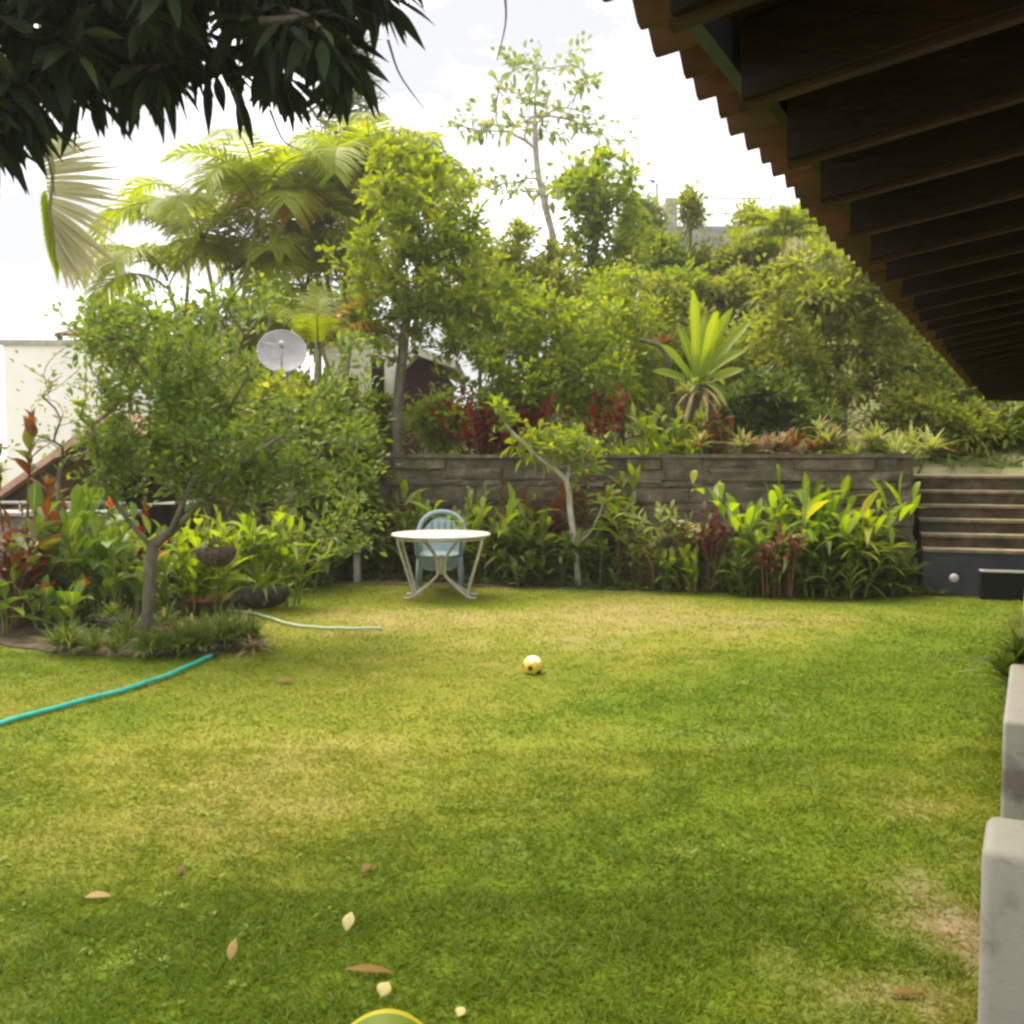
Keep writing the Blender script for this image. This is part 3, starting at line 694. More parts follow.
def cane_plant(name, label, cat, base, leafm, stems=8, H=1.0, Ln=.35, W=.07, nl=9, lean=.35, seed=1, group=None, spread=.25, stemm='stem_green', prof=LANCE, droop=.35, bare=.25, elev=(15, 60), flower=0, stem_r=.009, fold=.3, bias=(0, 0)):
    r = np.random.default_rng(seed); base = np.array(base, float); ml = MB(); ms = MB(); fl = []
    for s_ in range(stems):
        a_ = r.uniform(0, 2*np.pi); o = np.array([math.cos(a_), math.sin(a_)*.55, 0])*spread*math.sqrt(r.random()); h = H*r.uniform(.6, 1.1)
        ln_ = np.array([o[0]/max(spread, .01)+r.normal(0, .36)+bias[0], o[1]/max(spread, .01)*.7+r.normal(0, .3)+bias[1], 0])*lean*h
        P = smooth_poly([base+o, base+o+ln_*.25+np.array([0, 0, h*.5]), base+o+ln_+np.array([0, 0, h])], 9)
        ms.tube(P, np.linspace(stem_r*1.3, stem_r*.5, 9), 5)
        tl = np.linspace(bare, 1, nl)+r.normal(0, .02, nl); i = np.clip(tl*8, 0, 7.999); k = i.astype(int); f = (i-k)[:, None]
        Q = P[k]*(1-f)+P[k+1]*f; az = r.uniform(0, 2*np.pi)+np.arange(nl)*np.pi+r.normal(0, .4, nl)
        e = np.radians(r.uniform(elev[0], elev[1], nl))
        e[-1] = np.radians(80)
        Lk, Wk = Ln*1.12, W*1.42
        D = np.stack([np.cos(az)*np.cos(e), np.sin(az)*np.cos(e), np.sin(e)], -1)+nrm(P[-1]-P[0])*.25+r.normal(0, .16, (nl, 3))
        N = np.stack([-np.cos(az)*np.sin(e), -np.sin(az)*np.sin(e), np.cos(e)], -1)+r.normal(0, .2, (nl, 3))
        sz = np.interp(tl, [0, .5, .85, 1.05], [.55, 1, 1, .7])
        ml.leaves(Q, D, N, Lk*sz*r.uniform(.7, 1.2, nl), Wk*sz*r.uniform(.8, 1.15, nl), prof, droop*r.uniform(.5, 1.4, nl), fold, r.random(nl))
        if s_ < flower: mf = MB(); rosette(mf, P[-1], 9, .13, .045, r, (10, 85), .1, LANCE, .2); fl.append(mf)
    root = empty(name, base, label, cat, group)
    ms.build('stems', M[stemm], root); ml.build('leaves', M[leafm], root)
    for mf in fl: mf.build('flower', M['l_flower'], root)
    return root

def frond(mr, ml, base, az, el, Ln, arch, nl, ll, lw, r, vang=.45, ld=.45, petiole=.18, rr_=.018, seg=2, curl=0, comb=1.0):
    m = 16; s_ = np.linspace(0, 1, m); e = el-arch*s_**1.25; h = np.array([math.cos(az), math.sin(az), 0]); az2 = np.array([-math.sin(az), math.cos(az), 0])
    d = np.cos(e)[:, None]*h+np.sin(e)[:, None]*np.array([0, 0, 1.0])+az2*(curl*s_[:, None])
    P = np.array(base)+np.concatenate([[[0, 0, 0]], np.cumsum(d[:-1]*Ln/(m-1), axis=0)])
    mr.tube(P, np.linspace(rr_, rr_*.25, m), 5)
    t_ = np.linspace(petiole, .99, nl); i = t_*(m-1); k = np.minimum(i.astype(int), m-2); f = (i-k)[:, None]
    Q = P[k]*(1-f)+P[k+1]*f; tg = nrm(d[k]); side = nrm(np.cross(tg, np.array([0, 0, 1.0]))); upv = np.cross(side, tg)
    prof_l = np.interp(t_, [0, .2, .5, .8, 1], [.5, .9, 1, .75, .35])
    for sg in (-1, 1):
        D = side*sg*comb+tg*(.35+.75*t_[:, None]**2)+upv*vang+r.normal(0, .06, (nl, 3))
        ml.leaves(Q, D, upv+side*sg*-.3, ll*prof_l*r.uniform(.9, 1.08, nl), lw, [.5, 1, .6, .05] if seg == 3 else [.6, 1, .05], ld*r.uniform(.7, 1.3, nl), 0, np.clip(r.normal(.45, .2, nl), 0, 1))

def palm(name, label, base, stems, leafm='l_palm', group=None, seed=1, ll=.42, lw=.035, stem_r=.045, stemm='palm_stem', nl=46, goldn=0):
    """stems: list of (top point, [(az deg, elev deg, length, arch)...])"""
    r = np.random.default_rng(seed); root = empty(name, base, label, 'palm', group); mst = MB()
    base = np.array(base, float); k = 0
    ml = MB(); mr = MB(); mg = MB()
    for top, fr in stems:
        top = np.array(top); b = base+np.array([r.normal(0, .18), r.normal(0, .18), 0])*(len(stems) > 1)
        mid = (b+top)/2+np.array([(b[0]-top[0])*.18, 0, 0])
        mst.tube(smooth_poly([b, mid, top], 12), np.linspace(stem_r*1.2, stem_r*.8, 12), 8)
        for (az, el, Ln, arch) in fr:
            tgt = mg if k < goldn else ml; k += 1
            frond(mr, tgt, top+np.array([0, 0, r.uniform(-.1, .1)]), R(az), R(el), Ln, arch+(.35 if len(stems) > 1 else 0), nl, ll, lw, r, vang=r.uniform(.1, .5), ld=r.uniform(.3, .7), rr_=.02)
    mst.build('trunk', M[stemm], root); mr.build('frond_stalks', M['stem_green'], root); ml.build('fronds', M[leafm], root)
    if mg.n: mg.build('old_fronds', M['l_palm_gold'], root)
    return root
def spray(n, r, Ln, el=(48, 88), arch=(1.7, 2.6), azs=None):
    out = []
    for i in range(n):
        az = (i*137.5+r.uniform(-20, 20)) if azs is None else r.uniform(*azs)
        out.append((az, r.uniform(*el), Ln*r.uniform(.8, 1.15), r.uniform(*arch)))
    return out

def bedY(px, off): return (13.284-off)/(1+.3125*(px-512)/F)
def footp(px, off=.4): Y = bedY(px, off); return np.array([(px-512)/F*Y, Y, .02])
def topp(px, off=.5): Y = bedY(px, -off); x = (px-512)/F*Y; return np.array([x, Y, hz(x, Y)-.02])

# ---- mango overhanging the top left corner
mb_pts = []
r = np.random.default_rng(31)
mango_blobs = [px_blob(40, -10, 4.2, 150, 100, .55), px_blob(-90, 30, 4.1, 120, 120, .5), px_blob(150, 0, 4.3, 120, 85, .5), px_blob(240, 0, 4.3, 110, 92, .45), px_blob(310, -20, 4.4, 75, 80, .4), px_blob(372, -55, 4.4, 42, 62, .35), px_blob(20, 85, 4.0, 45, 50, .3), px_blob(-30, 120, 4.0, 60, 50, .3), px_blob(75, 55, 4.2, 45, 42, .3), px_blob(5, 125, 4.0, 34, 40, .25), px_blob(200, 55, 4.3, 60, 50, .3), px_blob(120, 60, 4.3, 50, 42, .3),
               px_blob(60, -95, 4.3, 180, 55, .5)]
mt = np.array([-4.3, 4.9, 0])
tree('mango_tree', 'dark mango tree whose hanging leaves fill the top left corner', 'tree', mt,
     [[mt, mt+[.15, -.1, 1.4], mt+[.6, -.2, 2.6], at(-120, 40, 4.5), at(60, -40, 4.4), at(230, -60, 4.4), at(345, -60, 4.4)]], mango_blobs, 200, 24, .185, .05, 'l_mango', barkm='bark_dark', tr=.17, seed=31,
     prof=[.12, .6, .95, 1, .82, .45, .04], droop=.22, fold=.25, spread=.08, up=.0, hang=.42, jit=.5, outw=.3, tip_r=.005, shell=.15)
# loose hanging twigs of the mango (part of it)
mango = bpy.data.objects['mango_tree']
for P in ([(388, 40), (400, 75), (425, 110)], [(503, -20), (506, 20), (497, 60)], [(270, 110), (283, 140), (300, 150)]):
    Q = smooth_poly([at(a, b, 4.35) for a, b in P], 8); mb = MB(); mb.tube(Q, np.linspace(.006, .002, 8), 5); mb.build('hanging_twig', M['twig'], mango)

# ---- palm out of frame at the left, one pale old frond reaching in
def fan_frond():
    pb = np.array([-6.4, 9.4, 0]); r = np.random.default_rng(5)
    root = empty('fan_palm', pb, 'palm at the left edge with one large pale drooping frond against the sky', 'palm')
    top = pb+np.array([.2, 0, 4.7]); mb = MB(); mb.tube(smooth_poly([pb, pb+[-.1, 0, 2.4], top], 12), np.linspace(.14, .1, 12), 10); mb.build('trunk', M['palm_stem'], root)
    mr = MB(); ml = MB()
    for az in (100, 170, 230, 290): frond(mr, ml, top, R(az), R(55), 2.2, 1.6, 40, .6, .05, r)
    # the frond in view: the stalk comes from behind the mango, arches and hangs down; its blades spread to the right
    C = smooth_poly([top, at(-30, 120, 9.3), at(30, 128, 9.2), at(52, 160, 9.1), at(50, 215, 9.1), at(58, 250, 9.1)], 30)
    mr.tube(C, np.linspace(.03, .008, 30), 6)
    Q = smooth_poly([at(42, 150, 9.1), at(46, 185, 9.1), at(52, 215, 9.1), at(58, 240, 9.1)], 26)
    tips = smooth_poly([at(78, 128, 9.3), at(122, 158, 9.3), at(130, 205, 9.2), at(120, 255, 9.1), at(96, 284, 9.05), at(68, 290, 9.0)], 26)
    D = tips-Q; Ln = np.linalg.norm(D, axis=1); tn = .35+r.normal(0, .1, 26)
    ml.leaves(Q, D+r.normal(0, .02, (26, 3)), np.array([.25, -.75, .55])+r.normal(0, .15, (26, 3)), Ln*r.uniform(.93, 1.05, 26), .08, [.5, .9, 1, .75, .3, .04], .04, .5, tn)
    Q2 = Q[10:]; t2 = smooth_poly([at(40, 205, 9.2), at(46, 250, 9.15), at(58, 284, 9.1)], 16)
    mg = MB(); mg.leaves(Q2, t2-Q2, (.3, -.8, .4), np.linalg.norm(t2-Q2, axis=1), .06, [.5, .9, 1, .75, .3, .04], .05, .5)
    mr.build('frond_stalks', M['stem_green'], root); ml.build('fronds', M['l_frond'], root); mg.build('old_blades', M['l_yellow'], root)
fan_frond()

# ---- areca palms in the background at left
def P3(px, py, Y): return at(px, py, Y)
rp = np.random.default_rng(9)
b = at(225, 450, 17.0); b[2] = 0
palm('areca_palm', 'clump of arching green palms with thin grey trunks left of the golden fronds', b,
     [(P3(168, 285, 17), [(178, 62, 1.9, 2.1), (165, 40, 1.7, 1.8), (20, 70, 1.6, 1.5), (250, 50, 1.6, 1.9)]),
      (P3(202, 238, 17), [(175, 55, 2.3, 2.0), (160, 75, 2.0, 1.6), (10, 60, 1.8, 1.7), (60, 80, 2.0, 1.4), (270, 55, 1.7, 1.8)]),
      (P3(232, 280, 17.4), spray(7, rp, 2.0)), (P3(258, 212, 16.7), spray(9, rp, 2.2)), (P3(290, 258, 17.2), spray(6, rp, 1.9))], leafm='l_palm', seed=2, nl=64, ll=.8, lw=.034)
b = at(345, 450, 18.0); b[2] = 0
palm('areca_palm', 'tallest palm clump with big arching crown fronds and a few golden fronds', b,
     [(P3(318, 235, 18), [(150, 70, 2.6, 1.9), (120, 80, 2.2, 1.3), (200, 60, 2.2, 2.0), (265, 62, 2.0, 2.2)]+spray(6, rp, 2.5)),
      (P3(345, 220, 18), [(20, 62, 2.6, 2.1), (40, 80, 2.4, 1.5), (0, 75, 2.3, 1.7), (340, 48, 2.2, 1.9), (170, 75, 2.2, 1.6)]+spray(6, rp, 2.5)),
      (P3(372, 205, 18.5), [(10, 70, 2.3, 1.9), (350, 58, 2.3, 1.8), (30, 84, 2.2, 1.3), (200, 80, 2.0, 1.5)]+spray(6, rp, 2.4)),
      (P3(305, 290, 17.6), spray(8, rp, 2.0, (10, 75)))], leafm='l_palm', seed=3, nl=70, ll=.92, lw=.036, goldn=6)
b = at(175, 450, 19.0); b[2] = 0
palm('areca_palm', 'pale grey green palm arching at far left of the palm group', b, [(P3(190, 255, 19), [(178, 60, 2.2, 2.0), (150, 75, 2.0, 1.5), (30, 75, 1.8, 1.5), (230, 60, 1.8, 1.8)])], leafm='l_palm_grey', seed=4, nl=60, ll=.65, lw=.04)
b = at(310, 450, 14.4); b[2] = .3
palm('young_palm', 'low palm with yellow drooping fronds just right of the satellite dish', b, [(P3(318, 345, 14.4), [(5, 45, 1.1, 1.1), (30, 70, 1.2, 1.2), (170, 60, 1.0, 1.2), (340, 30, 1.2, 1.3), (280, 60, .9, 1.3), (100, 75, 1.2, 1.0)])], leafm='l_palm', seed=6, nl=44, ll=.42, lw=.04, goldn=2)

# ---- background trees
px_tree('leafy_tree', 'yellow green round-headed tree with pale trunk behind the wall', 'tree', 397, 14.6, [(397, 420), (402, 360), (408, 300)],
        [(415, 230, 68, 68), (450, 285, 55, 60), (385, 290, 50, 62), (432, 318, 48, 32), (400, 195, 40, 38), (462, 240, 30, 40)], 215, 48, .13, .06, 'l_yellow', barkm='bark', tr=.075, seed=11, spread=.19, prof=SIMPLE, skip=9)
px_tree('leafy_tree', 'bright lime shrubby tree above the red leaved bush', 'tree', 520, 14.3, [(525, 430), (535, 390), (545, 360)],
        [(545, 360, 70, 62), (495, 370, 50, 50), (590, 360, 50, 55), (555, 395, 60, 28), (520, 310, 40, 40)], 250, 42, .12, .055, 'l_lime', tr=.05, seed=12, spread=.18, skip=3)
px_tree('round_tree', 'dense round dark green tree behind the lime shrubby tree', 'tree', 535, 20.0, [(535, 360), (536, 300)], [(535, 270, 42, 45), (530, 310, 50, 40), (505, 290, 30, 45), (560, 300, 30, 35)], 150, 60, .16, .07, 'l_guava', tr=.08, seed=13, spread=.24)
rs = np.random.default_rng(44)
sp_pts = []
for lv, (cx_, cy_, span, n_) in enumerate([(536, 186, 80, 18), (537, 126, 84, 20), (538, 95, 66, 14), (538, 62, 45, 11)]):
    for i in range(n_):
        u = -1+2*(i+.5)/n_; sp_pts.append(at(cx_+u*span+rs.normal(0, 4), cy_-6*abs(u)+rs.normal(0, 7)-6*lv*0, 24+rs.uniform(-1.6, 1.6)))
c0 = at(556, 380, 24.0); zb = hz(c0[0], 24.0)
tree('sparse_tree', 'tall thin sparse tree with tiered branches standing out against the white sky', 'tree', (c0[0], 24, zb),
     [[(c0[0], 24, zb), at(556, 260, 24), at(545, 205, 24), at(537, 165, 24), at(535, 110, 24), at(538, 60, 24)]], None, 0, 15, .22, .12, 'l_pale', barkm='bark_pale', tr=.085, seed=14, pts=sp_pts, prof=OVAL, spread=.26, tip_r=.013, droop=.25, up=.2, skip=14)
c0 = at(590, 380, 21.0); zb = hz(c0[0], 21.0)
px_tree('leafy_tree', 'open pale green tree right of the tall sparse tree', 'tree', 592, 21, [(590, 300), (596, 250), (600, 200)], [(595, 190, 40, 35), (615, 220, 36, 35), (575, 215, 28, 30), (600, 250, 42, 30)], 110, 26, .19, .10, 'l_lime', tr=.05, seed=15, prof=OVAL, spread=.26, skip=10)
# conifer seen through the mango leaves
def conifer():
    c = at(350, 470, 30); c[2] = 0; r = np.random.default_rng(3); root = empty('pine_tree', c, 'distant thin pine with level whorled branches under the mango leaves', 'tree')
    top = at(348, 30, 30); mb = MB(); mb.tube([c, (c+top)/2, top], [.3, .18, .03], 8); ml = MB()
    for i in range(30):
        t = .45+.55*i/30; p = c+(top-c)*t; ln = 2.0*(1-t)**.55+.25
        for k in range(8):
            a_ = k*math.pi/4+i*.4; d = np.array([math.cos(a_), math.sin(a_), .18]); e = p+d*ln; mb.tube([p, p+d*ln*.6-[0, 0, .05], e], [.03, .02, .01], 4, cap=False)
            q = p+d*ln*np.linspace(.3, 1, 10)[:, None]; ml.leaves(np.repeat(q, 2, 0), nrm(d+r.normal(0, .6, (20, 3))), (0, 0, 1), .26, .07, DIAM, .1)
    mb.build('trunk', M['bark_dark'], root); ml.build('crown', M['l_dark'], root)
conifer()
px_tree('leafy_tree', 'broad light green tree with grey trunk close to the roof edge at right', 'tree', 842, 15.2, [(842, 400), (840, 350), (843, 310)],
        [(845, 290, 62, 48), (800, 330, 55, 55), (890, 345, 48, 55), (845, 370, 75, 45), (800, 290, 40, 35), (875, 290, 40, 38)], 270, 46, .13, .062, 'l_guava', tr=.075, seed=16, spread=.2, skip=4)
px_tree('bush', 'dark green bush half hidden under the roof edge', 'bush', 925, 16.5, [(925, 420)], [(905, 330, 40, 42), (930, 380, 45, 45), (960, 400, 40, 40)], 120, 50, .14, .065, 'l_mid', tr=.05, seed=17, spread=.2)
px_tree('bush', 'olive green bush hanging over the top of the steps', 'bush', 950, 14.6, [(950, 440)], [(930, 425, 40, 28), (975, 430, 40, 30), (905, 415, 28, 28)], 110, 44, .13, .06, 'l_guava', tr=.03, seed=18, spread=.16)
px_tree('bush', 'deep green bush right of the top step', 'bush', 1010, 14.8, [(1010, 440)], [(1005, 432, 45, 30), (1060, 430, 50, 35)], 130, 46, .11, .055, 'l_dark', tr=.03, seed=19, spread=.16)
px_tree('bush', 'mid green bush filling the slope behind the big upright fern', 'bush', 690, 16.6, [(690, 380)], [(690, 350, 50, 45), (650, 350, 45, 50), (735, 360, 45, 45), (640, 300, 35, 40)], 190, 44, .14, .065, 'l_guava', tr=.05, seed=20, spread=.2)
px_tree('bush', 'feathery pale green shrub left of the big upright fern', 'bush', 622, 15.6, [(622, 370)], [(625, 340, 40, 55), (600, 390, 45, 40), (660, 400, 30, 35), (610, 300, 30, 35)], 180, 50, .12, .04, 'l_yellow', tr=.045, seed=21, spread=.2)
px_tree('bush', 'glossy dark green bush right of the big upright fern', 'bush', 765, 14.0, [(765, 430)], [(765, 400, 38, 30), (740, 420, 30, 25), (800, 420, 32, 25)], 140, 34, .14, .06, 'l_dark', tr=.03, seed=22, spread=.15)
# slope shrubs and far bushes
for i, (px, py, Y, rx, ry, m_, lab) in enumerate([
    (655, 255, 24, 30, 26, 'l_lime', 'thin shrub on the crest left of the grey hilltop wall'), (700, 268, 24, 26, 20, 'l_guava', 'small shrub below the middle of the grey hilltop wall'),
    (745, 262, 23, 30, 28, 'l_guava', 'shrub on the crest left of the hilltop palm'), (680, 300, 20, 30, 28, 'l_lime', 'shrub half way up the dry slope behind the fern tips'),
    (735, 305, 20, 34, 26, 'l_guava', 'shrub on the dry slope right of the fern tips'), (640, 225, 25, 22, 26, 'l_pale', 'wispy shrub against the sky left of the pole'),
    (850, 235, 24, 34, 30, 'l_dark', 'dark shrub right of the hilltop palm beside the tiles'), (600, 300, 22, 34, 34, 'l_lime', 'shrub under the open pale green tree'),
    (480, 300, 22, 42, 44, 'l_lime', 'green bush between the yellow tree and the round dark tree'), (690, 208, 24, 9, 15, 'l_guava', 'tiny sapling rising above the grey hilltop wall'), (755, 225, 25, 18, 16, 'l_guava', 'small tuft of shrub at the end of the hilltop rail')]):
    px_tree('slope_shrub', lab, 'shrub', px, Y, [(px, py+ry*.9), (px, py)], [(px, py, rx, ry)], int(14+rx*ry/18), 34, .19, .085, m_, tr=.04, seed=50+i, spread=.25, group='shrubs on the slope')
for i, (px, py, Y, rx, ry, m_, lab) in enumerate([
    (300, 425, 15.0, 60, 45, 'l_lime', 'tall bush below and right of the satellite dish'), (330, 480, 13.4, 48, 60, 'l_mid', 'bush against the left end of the stone wall'), (262, 440, 14.0, 50, 60, 'l_mid', 'bush behind the right side of the small twisted tree'),
    (372, 425, 15.2, 28, 28, 'l_lime', 'leafy shrub left of the pale trunk above the wall'), (438, 420, 16.2, 26, 24, 'l_lime', 'shrub right of the pale trunk in front of the maroon roof'),
    (215, 350, 19.0, 70, 46, 'l_mid', 'far bush under the thin palm trunks'), (130, 340, 20.0, 50, 34, 'l_guava', 'far bush beside the white house'), (320, 315, 24.5, 60, 36, 'l_mid', 'dark far bush under the tallest palm clump'), (210, 440, 13.2, 50, 50, 'l_mid', 'bush behind the trunk of the small twisted tree'), (290, 415, 12.2, 34, 28, 'l_guava', 'small bush hiding the foot of the satellite dish pole')]):
    c_ = at(px, py, Y); dead = hz(c_[0], Y)
    px_tree('garden_bush', lab, 'bush', px, Y, [(px, py+ry*.8), (px, py)], [(px, py, rx, ry)], int(24+rx*ry/20), 44, .14, .065, m_, tr=.045, seed=80+i, spread=.2, group='bushes behind the lawn', base_z=max(dead, 0))
# hilltop palm
c_ = at(780, 300, 21.5)
palm('hill_palm', 'small bushy palm on the hilltop beside the roof tiles', (c_[0], 21.5, hz(c_[0], 21.5)), [(at(785, 235, 21.5), spray(15, np.random.default_rng(8), 1.25, (10, 80), (.9, 1.6)))], leafm='l_palm', seed=8, nl=36, ll=.4, lw=.045)

# ---- hilltop wall with rail and pole
def hilltop():
    c = at(700, 226, 27); root = empty('hilltop_wall', (c[0], 27, 5.2), 'grey wall with a thin rail on top of the dry hill', 'wall')
    p0, p1 = at(655, 226, 27), at(772, 226, 27); mb = MB(); mb.box(p0[0], p1[0], 27, 27.4, 4.5, p0[2], None); mb.build('wall', M['concrete'], root, smooth=False)
    mb = MB(); q0, q1 = at(680, 199, 27.05), at(772, 198, 27.05)
    mb.tube([q0, q1], .024, 6); m0, m1 = at(680, 214, 27.05), at(772, 213, 27.05); mb.tube([m0, m1], .022, 6)
    for px in (680, 703, 726, 749, 772): mb.tube([at(px, 228, 27.05), at(px, 198, 27.05)], .018, 6)
    mb.build('rail', M['grey_metal'], root)
    c = at(657, 226, 26.6); r2 = empty('pole', (c[0], 26.6, c[2]-1.6), 'thin grey pole standing at the left end of the hilltop wall', 'pole')
    mb = MB(); mb.tube([c-[0, 0, 1.6], at(657, 183, 26.6)], .05, 8); mb.build('shaft', M['grey_metal'], r2)
    mb = MB(); q = at(655, 182, 26.6); mb.tube([q, q+[-.14, 0, .05]], [.06, .04], 6); mb.build('lamp_head', M['grey_metal'], r2)
    mb = MB(); a0, a1 = at(664, 226, 26.9), at(676, 200, 26.9); mb.box(a0[0], a1[0], 26.62, 26.95, a0[2]-1.5, a1[2]); o = mb.build('grey_tank', M['concrete'], None, smooth=False)
    recenter(o, ((a0[0]+a1[0])/2, 26.8, a0[2]-1.5)); tag(o, 'tall grey box beside the thin pole on the hilltop', 'tank')
hilltop()

# ---- house, hut, walls at the left
def left_buildings():
    Y = 23.0; a = at(3, 340, Y); b_ = at(120, 340, Y); root = empty('white_house', ((a[0]+b_[0])/2, Y+2, 0), 'white flat walled house behind the foliage at the far left', 'house')
    mb = MB(); mb.box(a[0], b_[0], Y, Y+5, -.1, a[2]-.12); mb.build('wall', M['house_white'], root, smooth=False)
    mb = MB(); mb.box(a[0]-.06, b_[0]+.06, Y-.06, Y+5.06, a[2]-.118, a[2]); mb.build('parapet', M['concrete'], root, smooth=False)
    p, q = at(58, 318, Y+1), at(92, 338, Y+1); mb = MB()
    mb.add([(p[0], Y+.8, a[2]+.18), (q[0], Y+.8, a[2]+.18), (q[0], Y+2.4, a[2]+.55), (p[0], Y+2.4, a[2]+.55), (p[0], Y+.8, a[2]+.26), (q[0], Y+.8, a[2]+.26), (q[0], Y+2.4, a[2]+.63), (p[0], Y+2.4, a[2]+.63)], [(0,3,2,1),(4,5,6,7),(0,1,5,4),(1,2,6,5),(2,3,7,6),(3,0,4,7)])
    for x in (p[0]+.06, q[0]-.06): mb.box(x-.05, x+.05, Y+.9, Y+1.0, a[2]+.001, a[2]+.2); mb.box(x-.05, x+.05, Y+2.2, Y+2.3, a[2]+.001, a[2]+.56)
    mb.build('roof_canopy', M['roof_red'], root, smooth=False)
    mb = MB(); c0, c1 = at(100, 378, Y), at(112, 410, Y); mb.box(c0[0], c1[0], Y-.02, Y+.02, c1[2], c0[2]); mb.build('window', M['black'], root, smooth=False)
    # pinkish-roofed dark hut
    Y = 14.6; root = empty('garden_hut', (at(110, 500, Y)[0], Y, 0), 'dark open garden hut with a sloping pink tiled roof behind the heliconias', 'hut')
    e0, rg, e1 = at(-25, 520, Y), at(118, 418, Y), at(230, 500, Y); mb = MB()
    for (p, q) in ((e0, rg), (rg, e1)):
        d = nrm(q-p); n_ = np.array([-d[2], 0, d[0]])
        if n_[2] < 0: n_ = -n_
        ext = d*.12
        c = []
        for yy in (-.25, 3.2):
            for (pt, o) in ((p-ext if p is e0 else p, 0), (q+ext if q is e1 else q, 0), (q+ext if q is e1 else q, .09), (p-ext if p is e0 else p, .09)): c.append(pt+n_*o+[0, yy, 0])
        mb.add(c, [(0,1,2,3),(7,6,5,4),(0,4,5,1),(1,5,6,2),(2,6,7,3),(3,7,4,0)])
    mb.build('roof', M['roof_pink'], root, smooth=False)
    for x in (e0[0]+.3, e1[0]-.3):
        for yp in (Y, Y+2.7): mb = MB(); mb.box(x-.08, x+.08, yp, yp+.16, -.1, e0[2]+.15); mb.build('post', M['dark_wood'], root, smooth=False)
    mb = MB()
    mb.box(e0[0]+.39, e1[0]-.39, Y+2.72, Y+2.84, -.1, e0[2]+.1)
    mb.add([e0+[.25, 2.7, 0], rg+[0, 2.7, -.1], e1+[-.25, 2.7, 0]], None, [(0, 1, 2)])
    mb.build('back_board', M['dark_wood'], root, smooth=False); mb = MB()
    mb.bar(e0+[.1, .0, -.02], rg+[0, .0, -.1], .08, .14); mb.bar(rg+[0.0, .01, -.1], e1+[-.1, .01, -.02], .08, .14)
    mb.build('gable_board', M['dark_wood'], root, smooth=False)
    # grey stone garden wall with a metal rail
    Y = 11.6; p0, p1 = at(-80, 512, Y), at(128, 512, Y+.4); root = empty('garden_wall', ((p0[0]+p1[0])/2, Y, 0), 'low grey rubble garden wall behind the red and green plants at left', 'wall')
    mb = MB(); stone_face(mb, (p0[0], Y), (p1[0], Y+.4), 0, p0[2]-.06, 4, .12, .02, 9); mb.build('stone_face', M['stone_grey'], root, smooth=False)
    mb = MB(); mb.box(p0[0], p1[0], Y+.42, Y+.7, -.05, p0[2]-.05); mb.build('core', M['mortar'], root, smooth=False)
    mb = MB(); mb.box(p0[0]-.05, p1[0]+.05, Y+.0, Y+.72, p0[2]-.048, p0[2]-.01); mb.build('coping', M['concrete'], root, smooth=False)
    q0, q1 = at(-80, 502, Y+.3), at(125, 503, Y+.3); mb = MB(); mb.tube([q0, q1], .018, 6)
    for px in (-60, 20, 70, 120): t_ = at(px, 503, Y+.3); mb.tube([[t_[0], t_[1], p0[2]-.012], t_], .014, 6)
    mb.build('rail', M['grey_metal'], root)
    # white house with maroon gable behind the pale trunk
    Y = 21.0; root = empty('maroon_house', (at(400, 400, Y)[0], Y+1.5, 0), 'maroon walled house with a white roof edge glimpsed behind the pale trunk', 'house')
    l, p, rt = at(408, 372, Y), at(416, 352, Y), at(445, 366, Y)
    mb = MB(); x0, x1 = at(400, 400, Y)[0], at(443, 400, Y)[0]; mb.add([(x0, Y, 1), (x1, Y, 1), (x1, Y, rt[2]-.1), (p[0], Y, p[2]-.12), (x0, Y, l[2]-.05)]+[(x0, Y+4, 1), (x1, Y+4, 1), (x1, Y+4, rt[2]-.1), (p[0], Y+4, p[2]-.12), (x0, Y+4, l[2]-.05)],
        [(0,1,2,3),(5,8,7,6),(0,3,4,4),(1,6,7,2),(0,4,9,5),(2,7,8,3),(3,8,9,4)][:2]+[(1,6,7,2),(0,4,9,5),(2,7,8,3),(3,8,9,4)], [(0,3,4),(5,9,8)])
    mb.build('wall', M['maroon'], root, smooth=False)
    mb = MB(); mb.bar(p+[-.05, 1.9, .02], rt+[.25, 1.9, .0], 4.6, .16, (0, 0, 1)); mb.bar(l+[-.3, 1.9, -.1], p+[.05, 1.9, .0], 4.6, .16); mb.build('roof', M['house_white'], root, smooth=False)
    Y = 22; root = empty('white_house', (at(365, 400, Y)[0], Y+1.5, 0), 'white house glimpsed between trunks right of the satellite dish', 'house')
    a, b_ = at(325, 335, Y), at(396, 335, Y); mb = MB(); mb.box(a[0], b_[0], Y, Y+4, -.1, at(330, 345, Y)[2]); mb.build('wall', M['house_white'], root, smooth=False)
    mb = MB(); mb.box(a[0]-.2, b_[0]+.1, Y-.3, Y+4.2, at(330, 345, Y)[2]+.002, at(330, 340, Y)[2]); mb.build('roof', M['concrete'], root, smooth=False)
    for px, py in ((352, 398), (378, 380)):
        mb = MB(); c = at(px, py, Y); mb.box(c[0]-.14, c[0]+.14, Y-.03, Y+.03, c[2]-.45, c[2]+.45); mb.build('window', M['black'], root, smooth=False)
left_buildings()

